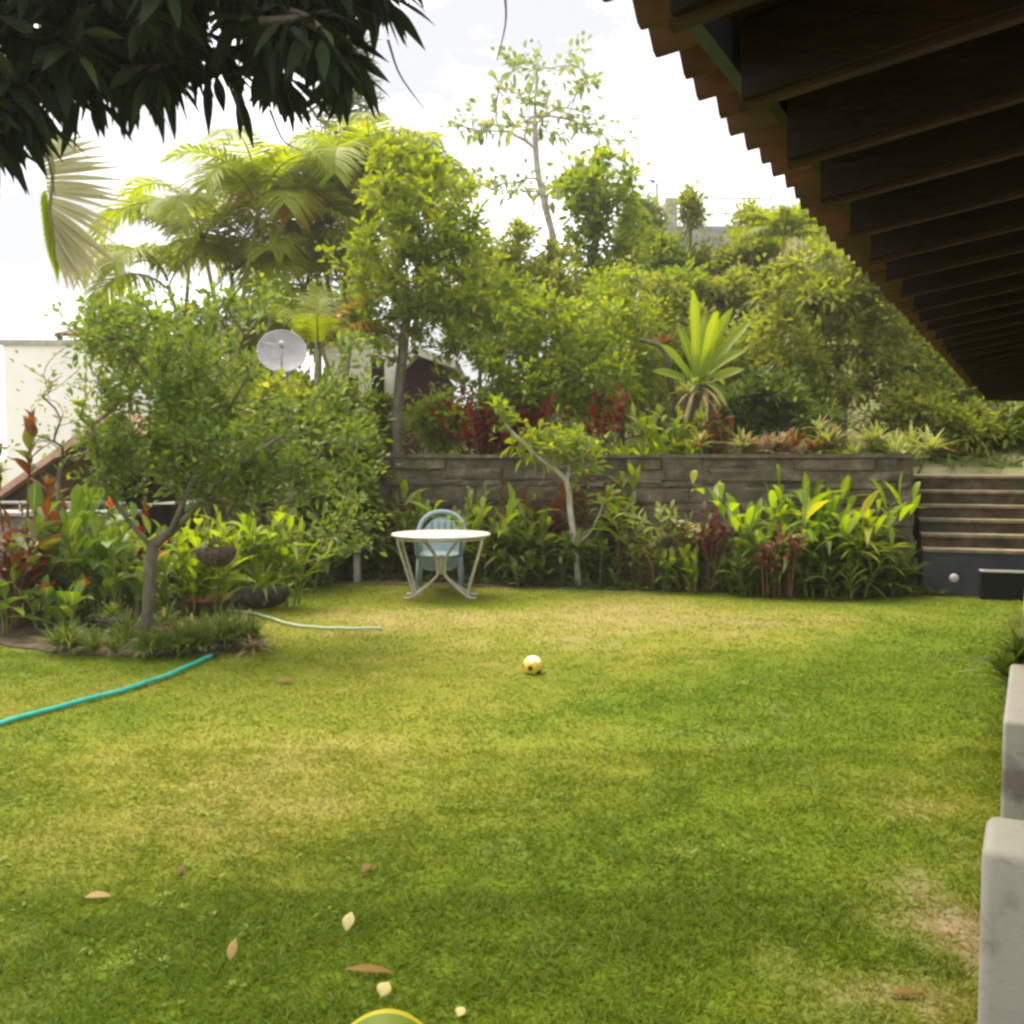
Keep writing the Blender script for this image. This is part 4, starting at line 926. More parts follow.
# ---- satellite dish
def dish():
    Y = 12.9; c = at(282, 355, Y); base = np.array([c[0]+.04, Y+.18, 0]); root = empty('satellite_dish', base, 'round grey satellite dish on a pole among the leaves', 'satellite dish')
    ax = nrm(np.array([.18, -.86, .42])); u = nrm(np.cross(ax, (0, 0, 1))); v_ = np.cross(u, ax); R0 = .305
    def T(q): return c+q[:, 0:1]*u+q[:, 1:2]*v_+q[:, 2:3]*ax
    k = 36; rad = np.linspace(.02, R0, 9); mb = MB(); ang = np.arange(k)*2*np.pi/k
    for off, flip in ((0, 0), (-.012, 1)):
        q = np.concatenate([np.stack([r_*np.cos(ang), r_*np.sin(ang), np.full(k, .10*(r_/R0)**2+off)], -1) for r_ in rad])
        i = np.arange(8)[:, None]*k; j = np.arange(k)[None]; j2 = (j+1) % k; f = np.stack([i+j, i+j2, i+k+j2, i+k+j], -1).reshape(-1, 4)
        mb.add(T(q), f[:, ::-1] if flip else f)
    i = np.arange(k); mb2 = MB(); mb2.tube(T(np.stack([R0*np.cos(np.append(ang, 0)), R0*np.sin(np.append(ang, 0)), np.full(k+1, .096)], -1)), .009, 6)
    mb.build('reflector', M['dish'], root); mb2.build('rim', M['grey_metal'], root)
    mb = MB(); mb.tube([T(np.array([[0, -R0, .1]]))[0], T(np.array([[0, -.1, .36]]))[0]], .011, 6); mb.tube([T(np.array([[R0*.8, R0*.4, .09]]))[0], T(np.array([[0, -.08, .36]]))[0]], .006, 5); mb.build('feed_arm', M['grey_metal'], root)
    mb = MB(); e = T(np.array([[0, -.08, .37]]))[0]; mb.tube([e+ax*.05, e-ax*.06], [.035, .028], 10); mb.build('receiver', M['concrete'], root)
    mb = MB(); b2 = c-ax*.05; mb.tube([base, [base[0], base[1], b2[2]-.05], b2], .028, 8); mb.build('pole', M['grey_metal'], root)
dish()

# ---- things on top of the wall
b = topp(697, 1.3)
fern_c = at(697, 385, b[1])
def birds_nest():
    root = empty('birds_nest_fern', b, 'huge bright yellow green fern with upright strap leaves on a stump above the wall', 'fern'); r = np.random.default_rng(2)
    mb = MB(); mb.tube(smooth_poly([b, at(694, 420, b[1]), fern_c], 8), [.09, .08, .07, .07, .07, .07, .09, .1], 10)
    for d_ in (-.2, .22): mb.tube(smooth_poly([b+[d_, .05, 0], b+[d_*.8, 0, .35], fern_c+[d_*.9, 0, .1]], 6), [.045, .04, .035, .035, .035, .04], 7)
    mb.build('stump', M['bark_dark'], root)
    ml = MB(); tips = [(692, 282), (724, 312), (746, 303), (770, 324), (764, 348), (670, 332), (648, 346), (640, 374), (757, 374), (708, 326)]
    P = []; D = []; Ln = []
    for i, t in enumerate(tips):
        e = at(t[0]-(t[0]-697)*.22, t[1]-(385-t[1])*.22, b[1]+r.uniform(-.5, .35)); s_ = fern_c+[r.normal(0, .04), r.normal(0, .04), 0]; P.append(s_); D.append(e-s_); Ln.append(np.linalg.norm(e-s_))
    D = np.array(D); Ln = np.array(Ln); n = len(P)
    N = np.stack([-D[:, 0]*.5, -np.ones(n)*.8, np.ones(n)*.55], -1)
    ml.leaves(P, D/Ln[:, None]+[0, 0, .12], N, Ln*1.05, (.125+.05*r.random(n)), [.3, .55, .78, .92, .85, .95, .9, .98, .8, .5, .05], .05+.25*r.random(n), .5, tw=.3)
    rosette(ml, fern_c, 6, .5, .12, r, (0, 50), .7, [.3, .7, 1, 1, .8, .04], .3, .03); ml.build('leaves', M['l_fern'], root)
    ml = MB(); rosette(ml, fern_c-[0, 0, .05], 14, .55, .05, r, (-60, 0), .6, STRAP, .3, .1); ml.build('dead_leaves', M['l_dry'], root)
birds_nest()
b2 = topp(700, .75)
rosette_plant('bromeliad', 'yellow bromeliad leaning on the stump under the big fern', 'bromeliad', at(688, 385, b2[1]+.2)+[0, 0, -.12], 'l_brom', 16, .36, .055, (10, 75), .3, seed=3)
b3 = topp(672, 1.6)
rosette_plant('bromeliad', 'red bromeliad on the dead branch left of the big fern', 'bromeliad', at(665, 345, b3[1]), 'l_rust', 18, .32, .045, (0, 75), .4, seed=4, stem_h=0)
mb = MB(); q0 = topp(690, 1.5); mb.tube(smooth_poly([q0, at(672, 390, q0[1]), at(664, 350, q0[1]), at(640, 340, q0[1])], 12), np.linspace(.06, .03, 12), 7)
o = mb.build('dead_branch', M['bark_dark']); recenter(o, q0); tag(o, 'bent dark dead branch carrying the red bromeliad', 'branch')
cane_plant('red_cordyline', 'dense dark red leaved bush above the wall behind the white table', 'cordyline', topp(494, .5), 'l_red', 34, .98, .28, .06, 14, .5, 41, spread=.42, stemm='stem_red', bare=.15, elev=(0, 60))
cane_plant('red_cordyline', 'smaller rust red bush above the wall left of the big fern', 'cordyline', topp(607, .5), 'l_red', 8, 1.05, .2, .045, 12, .25, 42, spread=.16, stemm='stem_red', bare=.55, elev=(0, 60))
cane_plant('red_cordyline', 'dark red slender plant above the wall right of the dense red bush', 'cordyline', topp(533, .5), 'l_red', 7, .78, .2, .045, 11, .3, 43, spread=.18, stemm='stem_red', bare=.3, elev=(0, 60))
brs = [(662, .40, 'l_fern', 20, .40, .04, (30, 80), 'bright yellow grassy clump on the wall right of the red bush'), (632, .45, 'l_yellow', 9, .3, .03, (30, 80), 'low yellow green tuft on the wall next to the bright grassy clump'),
       (715, .4, 'l_brom', 18, .30, .04, (15, 75), 'pale spiky bromeliad on the wall just right of the big stump'), (768, .4, 'l_brompink', 20, .32, .045, (15, 75), 'largest pink tipped bromeliad on the wall'),
       (752, .6, 'l_brompink', 18, .28, .04, (15, 75), 'small pink tipped bromeliad left of the largest one'), (795, .42, 'l_brompink', 18, .26, .035, (15, 75), 'dusky pink bromeliad right of the largest pink one'),
       (822, .45, 'l_brom', 18, .36, .05, (20, 80), 'tall cream yellow bromeliad on the wall in front of the grey trunk'), (835, .36, 'l_rust', 16, .26, .04, (20, 80), 'orange bromeliad below the tall cream one'),
       (862, .5, 'l_brom', 16, .32, .045, (20, 80), 'cream bromeliad on the wall right of the grey trunk'), (872, .36, 'l_grassy', 18, .24, .02, (40, 85), 'thin grassy tuft at the wall edge below the cream bromeliad'),
       (895, .4, 'l_varieg', 16, .28, .03, (30, 80), 'small striped grassy plant near the right end of the wall'), (912, .9, 'l_brom', 18, .36, .045, (20, 75), 'yellowish bromeliad behind the right end of the wall'),
       (850, .33, 'l_yellow', 12, .24, .03, (30, 80), 'low yellow tuft between the orange and cream bromeliads'), (560, .4, 'l_mid', 18, .26, .03, (20, 80), 'green tuft on the wall right of the dark red slender plant'), (590, .38, 'l_lime', 18, .26, .035, (20, 80), 'lime tuft on the wall below the rust red bush'),
       (430, .38, 'l_mid', 18, .3, .035, (30, 80), 'green tuft on the wall behind the pale trunk'), (406, .4, 'l_varieg', 16, .26, .04, (20, 75), 'striped plant at the foot of the pale trunk'), (385, .5, 'l_brompink', 16, .26, .04, (20, 75), 'pinkish plant on the wall left of the pale trunk')]
for i, (px, off, m_, n, Ln, W_, el, lab) in enumerate(brs):
    p = topp(px, off); hds = 3 if 'grassy' in lab or 'largest' in lab or 'tuft' in lab else 2
    kind = 'grass_tuft' if ('tuft' in lab or 'grassy' in lab) else 'bromeliad'
    rosette_plant(kind, lab, kind.replace('_', ' '), p, m_, n+6, Ln*1.2, W_*1.15, el, .35, seed=60+i, heads=hds+1, spread=.16, stem_h=.34 if kind == 'bromeliad' else .22, group='spiky plants along the wall top')
rosette_plant('bromeliad', 'tall stemmed cream bromeliad above the pink ones near the roof', 'bromeliad', topp(818, .8), 'l_brom', 18, .34, .05, (10, 80), .35, seed=70, stem_h=.55, stem_r=.02)
cane_plant('leafy_bush', 'green leafy clump hiding the left foot of the fern stump', 'leafy bush', topp(672, .7), 'l_lime', 12, .75, .3, .07, 9, seed=201, spread=.25, lean=.5, bare=.2)
cane_plant('croton', 'reddish leaved plant around the right foot of the fern stump', 'croton', topp(718, .9), 'l_rust', 9, .7, .24, .06, 10, seed=202, spread=.2, lean=.35, bare=.3, stemm='stem_red')
# flower pot on the terrace beside the pale trunk
pp = topp(381, .45); root = empty('flower_pot', pp, 'squat grey stone pot beside the pale trunk above the wall', 'pot')
mb = MB(); mb.lathe(pp+[0, 0, .02], [(0, 0), (.10, 0), (.14, .12), (.15, .22), (.17, .23), (.17, .27), (.145, .27), (.13, .2), (0, .2)], 18); mb.build('pot', M['concrete'], root)
ml = MB(); rosette(ml, pp+[0, 0, .2], 14, .22, .04, np.random.default_rng(5), (20, 80), .4); ml.build('leaves', M['l_lime'], root)

# ---- plants in front of the wall
fb = footp(579, .75); fb = gnd(579, 588)
def frangipani():
    Y = fb[1]
    tree('frangipani', 'small forked pale barked tree leaning left in front of the wall', 'tree', fb,
         [[fb, at(575, 545, Y), at(570, 510, Y), at(566, 480, Y), at(540, 458, Y-.1), at(512, 432, Y-.2), at(498, 412, Y-.2)], [at(576, 545, Y), at(592, 530, Y), at(603, 505, Y)], [at(567, 482, Y), at(570, 455, Y+.1)]],
         None, 0, 26, .16, .06, 'l_lime', barkm='bark_pale', tr=.038, seed=23, pts=[at(498, 405, Y-.2), at(510, 425, Y-.2), at(530, 440, Y), at(548, 446, Y-.2), at(560, 440, Y), at(575, 445, Y+.1), at(552, 455, Y-.1), at(568, 462, Y), at(606, 498, Y), at(585, 455, Y), at(540, 432, Y), at(520, 440, Y-.1), at(533, 452, Y), at(555, 432, Y-.1), at(572, 436, Y), at(590, 445, Y), at(548, 462, Y), at(588, 470, Y), at(505, 418, Y-.2), at(562, 450, Y-.2), at(598, 462, Y)], prof=LANCE, spread=.17, tip_r=.006, droop=.35)
frangipani()
cane_plant('sapling', 'young single stemmed plant with long drooping leaves right of the forked pale tree', 'plant', gnd(619, 588), 'l_ginger', 1, 1.05, .55, .075, 9, .05, 24, spread=.01, stemm='stem_red', bare=.62, elev=(0, 50), droop=.45, stem_r=.016)
cane_plant('sapling', 'slim tall narrow leaved plant against the wall left of the pink croton', 'plant', footp(632, .3), 'l_mid', 3, 1.3, .4, .06, 10, .2, 25, spread=.1, bare=.5, elev=(10, 60), droop=.4)
frontp = [ # name, label, px, off, mat, stems, H, Ln, W, nl, spread, kwargs
 ('ginger_plant', 'largest bright green ginger clump beside the steps', 800, .55, 'l_ginger', 27, 1.2, .60, .075, 8, .52, dict(lean=.6, droop=.55, elev=(15, 70), bare=.3)),
 ('ginger_plant', 'bright green arching ginger clump leaning against the right end of the wall', 846, .55, 'l_ginger', 18, .9, .56, .075, 8, .28, dict(lean=.5, droop=.6, elev=(10, 60), bias=(0, -.1))),
 ('ginger_plant', 'upright ginger stems left of the largest clump', 748, .5, 'l_ginger', 7, .85, .5, .065, 8, .2, dict(lean=.5, elev=(20, 70), droop=.5)),
 ('croton', 'variegated yellow green croton in front of the wall left of the pink leaves', 666, .6, 'l_varieg', 24, .92, .22, .06, 12, .40, dict(lean=.3, elev=(0, 65), stemm='stem_red')),
 ('croton', 'pink leaved croton in front of the wall', 704, .7, 'l_wine', 12, .9, .2, .05, 13, .18, dict(lean=.2, elev=(10, 70), stemm='stem_red', bare=.45)),
 ('croton', 'dusky purple croton poking out of the ginger clump', 782, 1.0, 'l_wine', 11, .72, .17, .04, 12, .22, dict(lean=.25, elev=(0, 60), stemm='stem_red', bare=.6)),
 ('croton', 'orange red croton behind the forked pale tree', 585, .2, 'l_rust', 8, 1.25, .26, .06, 11, .2, dict(lean=.2, stemm='stem_red', bare=.55)),
 ('croton', 'rust red croton against the wall left of the forked pale tree', 540, .2, 'l_rust', 10, 1.2, .26, .06, 12, .26, dict(lean=.25, stemm='stem_red', bare=.35)),
 ('leafy_bush', 'dark leafy clump left of the forked pale tree', 545, .6, 'l_dark', 17, 0.74, 0.46, .08, 11, .42, dict(lean=.62, droop=.5, bare=.1)),
 ('leafy_bush', 'dark low clump between the forked pale tree and the young plant', 603, .6, 'l_dark', 12, 0.48, 0.36, .07, 10, .3, dict(lean=.62, droop=.5, bare=.05)),
 ('leafy_bush', 'low dark green clump under the pink croton', 690, .75, 'l_mid', 18, .42, .24, .06, 9, .42, dict(lean=.5, bare=.05)),
 ('leafy_bush', 'low dark clump at the foot of the ginger', 755, .85, 'l_dark', 16, 0.35, .26, .06, 9, .36, dict(lean=.5, bare=.05)),
 ('leafy_bush', 'dark skirt of leaves under the ginger by the steps', 845, .75, 'l_dark', 22, 0.39, .3, .06, 9, .5, dict(lean=.5, bare=.05)),
 ('leafy_bush', 'green lance leaved clump right behind the white table', 492, .55, 'l_ginger', 11, .95, 0.50, .07, 9, .3, dict(lean=.62, droop=.55, elev=(10, 60))),
 ('leafy_bush', 'dark clump directly behind the blue chair', 448, .45, 'l_dark', 14, 0.64, 0.41, .07, 10, .36, dict(lean=.62, droop=.5, bare=.1)),
 ('leafy_bush', 'arching green clump left of the blue chair', 405, .5, 'l_mid', 12, 1.05, 0.50, .07, 10, .36, dict(lean=.62, droop=.55, bare=.15)),
 ('croton', 'striped yellow croton at the left leg of the white table', 378, .6, 'l_varieg', 12, .66, .22, .06, 11, .26, dict(lean=.35, stemm='stem_red')),
 ('croton', 'rusty brown croton against the wall left of the blue chair', 392, .2, 'l_rust', 10, 1.0, .24, .06, 11, .25, dict(lean=.25, stemm='stem_red', bare=.3)),
 ('croton', 'yellow striped croton behind the blue chair top', 462, .25, 'l_varieg', 10, 1.05, .24, .06, 11, .22, dict(lean=.25, bare=.4)),
 ('leafy_bush', 'deep green clump at the left end of the wall', 350, .7, 'l_dark', 17, 0.74, 0.41, .07, 11, .5, dict(lean=.62, droop=.5, bare=.1)),
 ('leafy_bush', 'low dark clump beside the small stone bench', 310, .8, 'l_dark', 16, 0.55, 0.36, .07, 10, .42, dict(lean=.62, droop=.55, bare=.1)),
 ('leafy_bush', 'low green clump right of the white table by the lawn edge', 520, .9, 'l_dark', 14, 0.33, .28, .06, 9, .3, dict(lean=.5, bare=.05)),
 ('leafy_bush', 'dark ferny clump beside the bottom of the steps', 893, .45, 'l_dark', 12, 0.43, .32, .06, 9, .2, dict(lean=.5, bare=.1)),
]
for i, (nm, lab, px, off, m_, st, H, Ln, W_, nl, spd, kw) in enumerate(frontp):
    cane_plant(nm, lab, nm.replace('_', ' '), footp(px, off), m_, st, H, Ln, W_, nl, seed=120+i, spread=spd, **kw)
# a hanging pale old leaf and low plants stay with their clumps; ground cover on the terrace is uncountable
def cover():
    r = np.random.default_rng(77); mb = MB(); n = 9000; x = r.uniform(-6, 16, n); v_ = r.uniform(.45, 12, n)**1.0; y = wallY(x)+v_; k = ~((x > 4.4) & (v_ < 2.7)); x, y, v_ = x[k], y[k], v_[k]
    z = np.asarray(hill_h(x, v_)); k = vnoise(x, y, .8, 31) > .33; x, y, z = x[k], y[k], z[k]; n = len(x)
    P = np.stack([x, y, z-.01], -1); P = np.repeat(P, 3, 0)+r.normal(0, .06, (3*n, 3))*[1, 1, 0]; D = np.stack([r.normal(0, .6, 3*n), r.normal(0, .6, 3*n), r.uniform(.4, 1.3, 3*n)], -1)
    mb.leaves(P, D, r.normal(0, .5, (3*n, 3))+[0, -.4, .6], r.uniform(.14, .42, 3*n), r.uniform(.03, .06, 3*n), SIMPLE, .4, .3)
    o = mb.build('ground_cover', M['l_dark']); o['kind'] = 'stuff'; tag(o, 'low dark green growth covering the terrace and slope', 'ground cover')
    mb = MB(); n = 16000; x = r.uniform(1, 20, n); v_ = r.uniform(6, 17, n); z = np.asarray(hill_h(x, v_)); y = wallY(x)+v_; k = vnoise(x, y, .5, 33) > .42; x, y, z = x[k], y[k], z[k]; n = len(x)
    D = np.stack([r.normal(0, .35, n), r.normal(0, .35, n), np.ones(n)], -1); mb.leaves(np.stack([x, y, z], -1), D, r.normal(0, 1, (n, 3)), r.uniform(.15, .5, n), .03, BLADE, .35)
    o = mb.build('dry_grass', M['l_drygrass']); o['kind'] = 'stuff'; tag(o, 'dry straw coloured grass on the hill slope', 'grass')
    mb = MB(); n = 2600; x = r.uniform(-5.5, 5, n); y = wallY(x)-r.uniform(.05, .85, n); k = ~inpoly(x, y, lawn_poly); x, y = x[k], y[k]; n = len(x)
    P = np.repeat(np.stack([x, y, 0*x+.02], -1), 3, 0); D = np.stack([r.normal(0, .8, 3*n), r.normal(0, .8, 3*n), r.uniform(.3, 1.2, 3*n)], -1)
    mb.leaves(P, D, r.normal(0, .5, (3*n, 3))+[0, -.3, .7], r.uniform(.1, .26, 3*n), r.uniform(.03, .05, 3*n), SIMPLE, .4, .3)
    n = 2200; x = r.uniform(-9, -2.2, n); y = r.uniform(8.4, 13.5, n); k = ~inpoly(x, y, lawn_poly); x, y = x[k], y[k]; n = len(x)
    P = np.repeat(np.stack([x, y, 0*x+.03], -1), 3, 0); D = np.stack([r.normal(0, .8, 3*n), r.normal(0, .8, 3*n), r.uniform(.3, 1.2, 3*n)], -1)
    k = P[:, 1] > 9.2; P, D = P[k], D[k]; n = len(P)
    mb.leaves(P, D, r.normal(0, .5, (n, 3))+[0, -.3, .7], r.uniform(.08, .25, n), r.uniform(.025, .045, n), SIMPLE, .4, .3)
    o = mb.build('bed_cover', M['l_dark']); o['kind'] = 'stuff'; tag(o, 'low dark leaves covering the soil of the planting beds', 'ground cover')
cover()
def weeds():
    r = np.random.default_rng(12); mb = MB(); n = 260; y = r.uniform(2.4, 7.5, n); x = r.uniform(-.55, .5, n)*y; k = inpoly(x, y, lawn_poly) & (vnoise(x, y, 1.3, 41) > .45); x, y = x[k], y[k]; n = len(x)
    for i in range(n): rosette(mb, (x[i], y[i], .012), r.integers(5, 9), r.uniform(.02, .036), r.uniform(.010, .016), r, (5, 45), .3, OVAL, .3)
    o = mb.build('lawn_weeds', M['l_ginger']); o['kind'] = 'stuff'; tag(o, 'small broad leaved weeds scattered in the lawn', 'weeds')
weeds()

# ---- left bed: the small twisted tree, its baskets, pots and flowers
tb = gnd(146, 648)
Y = tb[1]
tree('guava_tree', 'small twisted open tree with light green leaves in the bed at left', 'tree', tb,
     [[tb, at(148, 610, Y), at(150, 570, Y), at(153, 545, Y)], [at(153, 545, Y), at(182, 522, Y), at(222, 478, Y-.2), at(275, 440, Y-.3)], [at(153, 545, Y), at(172, 500, Y+.2), at(182, 440, Y+.3), at(178, 380, Y+.3)], [at(152, 548, Y), at(120, 510, Y-.1), at(100, 470, Y-.2), at(92, 430, Y-.2)],
      [at(172, 528, Y-.05), at(205, 455, Y+.1), at(240, 390, Y+.1)], [at(178, 420, Y+.3), at(140, 365, Y+.1), at(105, 325, Y)]],
     [px_blob(165, 350, Y, 78, 55, .7), px_blob(212, 385, Y, 45, 55, .55), px_blob(258, 432, Y, 60, 32, .6), px_blob(325, 450, Y, 52, 50, .5), px_blob(250, 303, Y, 45, 20, .4), px_blob(105, 420, Y, 45, 60, .4), px_blob(220, 450, Y, 75, 42, .55), px_blob(348, 370, Y, 26, 45, .35), px_blob(110, 330, Y, 40, 34, .35), px_blob(175, 420, Y, 60, 50, .5), px_blob(115, 475, Y, 45, 36, .4), px_blob(235, 490, Y, 45, 24, .35), px_blob(340, 520, Y+.8, 36, 36, .4), px_blob(280, 480, Y, 50, 30, .4)],
     470, 22, .072, .035, 'l_citrus', tr=.052, seed=26, prof=OVAL, spread=.12, tip_r=.003, droop=.15, up=.4)
def basket(lab, px, py, Yb, rw, rh, mat, hook, plant=None):
    c = at(px, py, Yb); root = empty('hanging_basket', c-[0, 0, rh], lab, 'hanging basket', 'baskets hanging from the small tree')
    mb = MB(); pr = [(.0, -rh), (rw*.45, -rh*.95), (rw*.8, -rh*.6), (rw*.98, -rh*.1), (rw, rh*.25), (rw*.9, rh*.35), (rw*.75, rh*.25), (0, rh*.2)]
    mb.lathe(c, pr, 22); mb.build('bowl', M[mat], root)
    h = at(*hook, Yb); mb = MB()
    for k in range(3):
        a_ = k*2.1+.4; mb.tube([c+[rw*.95*math.cos(a_), rw*.95*math.sin(a_), rh*.28], h], .003, 4)
    mb.build('wires', M['twig'], root)
    r = np.random.default_rng(int(px)); ml = MB()
    if plant: rosette(ml, c+[0, 0, rh*.2], 26, plant[1], plant[2], r, (15, 85), .6, STRAP, .3, rw*.3); ml.build('leaves', M[plant[0]], root)
    ml = MB(); n = 60; a_ = r.uniform(0, 6.28, n); q = c+np.stack([rw*.93*np.cos(a_), rw*.93*np.sin(a_), r.uniform(-.4, .3, n)*rh], -1)
    ml.leaves(q, np.stack([np.cos(a_), np.sin(a_), r.uniform(-1, .6, n)], -1), (0, 0, 1), r.uniform(.03, .07, n), .008, DIAM, .5); ml.build('fibres', M['twig'], root)
basket('brown coir hanging basket, the smaller and upper of the two by the trunk', 216, 553, 8.2, .165, .115, 'coir', (212, 515), ('l_brom', .16, .03))
basket('larger dark hanging basket with a leafy plant, low over the lawn edge', 262, 594, 8.15, .225, .115, 'coir_dark', (258, 498), ('l_mid', .42, .035))
def pot(lab, px, py, Rr, H, mat, plant=None, seed=1):
    c = gnd(px, py, .035); root = empty('plant_pot', c, lab, 'pot', 'pots under the small tree'); mb = MB()
    mb.lathe(c, [(0, 0), (Rr*.7, 0), (Rr*.95, H*.8), (Rr*1.05, H*.82), (Rr*1.05, H), (Rr*.92, H), (Rr*.88, H*.85), (0, H*.85)], 20); mb.build('pot', M[mat], root)
    if plant: ml = MB(); rosette(ml, c+[0, 0, H*.85], 22, plant[1], plant[2], np.random.default_rng(seed), (20, 85), .5, STRAP, .3, Rr*.3); ml.build('leaves', M[plant[0]], root)
pot('orange terracotta pot right of the trunk base', 165, 641, .15, .14, 'terra', ('l_grassy', .28, .02), 1)
pot('wide reddish terracotta bowl behind the trunk under the brown basket', 208, 612, .22, .16, 'terra', ('l_ginger', .36, .05), 2)
pot('dark plastic pot left of the trunk base', 112, 634, .13, .15, 'plastic_dark', ('l_mid', .25, .03), 3)
pot('dim brown pot directly behind the terracotta bowl', 186, 600, .17, .24, 'coir', ('l_lime', .3, .05), 4)
# grassy edging tufts round the tree
gr = [(75, 646, .24), (100, 650, .26), (128, 654, .25), (158, 655, .22), (183, 652, .28), (205, 648, .30), (228, 645, .34), (246, 643, .30), (120, 644, .3), (215, 638, .28), (172, 640, .25)]
glabs = ['leftmost low grassy tuft edging the bed', 'second low grassy tuft from the left along the bed edge', 'grassy tuft just left of the trunk base', 'short grassy tuft right in front of the trunk base', 'grassy tuft in front of the orange terracotta pot', 'thick dark green tuft in the middle right of the bed edge', 'tall dark tuft left of the last one', 'last and rightmost tall tuft at the bed corner', 'grassy tuft beside the dark plastic pot', 'grassy tuft behind the thick dark one', 'grassy tuft hiding the orange pot foot']
for i, (px, py, Ln) in enumerate(gr):
    rosette_plant('grass_tuft', glabs[i], 'grass tuft', gnd(px, py, .035), 'l_grassy', 70, Ln*1.45, .013, (30, 88), .5, STRAP, 150+i, 'grassy tufts edging the bed', heads=3, spread=.07)
ml = MB(); c_ = gnd(252, 650, .03); rosette(ml, c_, 40, .2, .02, np.random.default_rng(5), (0, 50), .5, STRAP, .3, .05)
o = ml.build('dry_tuft', M['l_dry']); recenter(o, c_); tag(o, 'brown dry leaf tuft at the bed corner', 'plant')

def at_g(px, py, Yb): c = at(px, py, Yb); return np.array([c[0], Yb, .03])
lp = [
 ('heliconia', 'broad paddle leaved heliconia with an orange bloom left of the trunk', 68, 9.6, 'l_heli', 9, 1.05, .42, .15, 6, .3, dict(lean=.3, elev=(25, 75), droop=.35, prof=PADDLE, bare=.35, flower=1, stem_r=.014)),
 ('heliconia', 'heliconia with drooping yellow edged leaves close behind the trunk', 112, 9.4, 'l_heli', 8, .85, .34, .12, 6, .25, dict(lean=.35, elev=(15, 70), droop=.45, prof=PADDLE, bare=.3, flower=2, stem_r=.012)),
 ('heliconia', 'low heliconia with an orange flower at the front left', 50, 8.9, 'l_heli', 7, .42, .26, .08, 5, .28, dict(lean=.4, elev=(15, 70), prof=PADDLE, bare=.2, flower=2)),
 ('heliconia', 'heliconia at the left edge with two big horizontal leaves', -6, 8.8, 'l_heli', 3, .42, .42, .10, 4, .12, dict(lean=.35, elev=(5, 25), prof=PADDLE, bare=.5)),
 ('cordyline', 'tall bare stemmed red cordyline in front of the white house', 16, 9.8, 'l_rust', 2, 1.85, .30, .075, 16, .12, dict(lean=.12, bare=.72, elev=(25, 85), stemm='stem_red', stem_r=.016)),
 ('cordyline', 'second slender cordyline with bronze leaves left of the small twisted tree', 66, 10.2, 'l_rust', 3, 1.6, .34, .07, 14, .15, dict(lean=.2, bare=.68, elev=(0, 70), stemm='stem_red', stem_r=.014)),
 ('cordyline', 'low rust coloured cordyline at the left edge', 6, 9.2, 'l_rust', 9, 1.0, .36, .09, 9, .3, dict(lean=.35, bare=.4, elev=(-5, 50), stemm='stem_red')),
 ('cordyline', 'shaded wine red cordyline under the low rusty one', 14, 9.4, 'l_wine', 7, .6, .28, .07, 9, .3, dict(lean=.35, bare=.2, stemm='stem_red')),
 ('leafy_bush', 'dark low clump at the left edge below the wine red leaves', 26, 9.7, 'l_dark', 14, 0.39, 0.31, .06, 9, .45, dict(lean=.62, droop=.5, bare=.05)),
 ('leafy_bush', 'dark clump in the shade behind the heliconias', 92, 10.3, 'l_dark', 16, 0.66, 0.38, .08, 10, .5, dict(lean=.62, droop=.5, bare=.1)),
 ('ginger_plant', 'bright yellow green ginger clump right behind the trunk', 192, 10.0, 'l_fern', 14, .78, .34, .08, 9, .35, dict(lean=.4, bare=.15)),
 ('ginger_plant', 'tallest yellow green clump between the two hanging baskets', 236, 10.6, 'l_fern', 12, .98, .32, .075, 9, .3, dict(lean=.35, bare=.2)),
 ('ginger_plant', 'green fountain of leaves behind the larger dark basket', 275, 10.6, 'l_ginger', 16, .85, .42, .06, 10, .28, dict(lean=.55, bare=.15, droop=.5)),
 ('croton', 'golden striped croton right of the larger dark basket', 290, 11.6, 'l_brom', 12, .95, .26, .06, 11, .3, dict(lean=.35, bare=.35)),
 ('croton', 'red croton beside the trunk at the height of the fork', 122, 10.4, 'l_red', 5, .95, .2, .05, 9, .14, dict(lean=.2, bare=.55, stemm='stem_red')),
 ('leafy_bush', 'dark bush between the baskets and the stone wall end', 300, 12.2, 'l_dark', 16, 0.58, 0.36, .07, 10, .45, dict(lean=.62, droop=.5, bare=.1)),
 ('leafy_bush', 'mid green clump behind the terracotta bowl', 215, 10.9, 'l_mid', 12, .6, 0.36, .07, 9, .4, dict(lean=.62, droop=.5, bare=.1)),
 ('leafy_bush', 'mid green clump left of the trunk at the back of the bed', 140, 10.8, 'l_mid', 12, .8, 0.36, .07, 10, .4, dict(lean=.62, droop=.5, bare=.1)),
]
for i, (nm, lab, px, Yb, m_, st, H, Ln, W_, nl, spd, kw) in enumerate(lp):
    cane_plant(nm, lab, nm.replace('_', ' '), at_g(px, 500, Yb), m_, st, H, Ln, W_, nl, seed=170+i, spread=spd, **kw)
px_tree('twiggy_shrub', 'nearly bare twiggy shrub in front of the white house', 'shrub', 62, 9.9, [(60, 560), (58, 480)], [(60, 420, 50, 45), (80, 380, 35, 35)], 70, 5, .07, .035, 'l_guava', barkm='bark', tr=.022, seed=28, prof=OVAL, base_z=.03, tip_r=.0035)
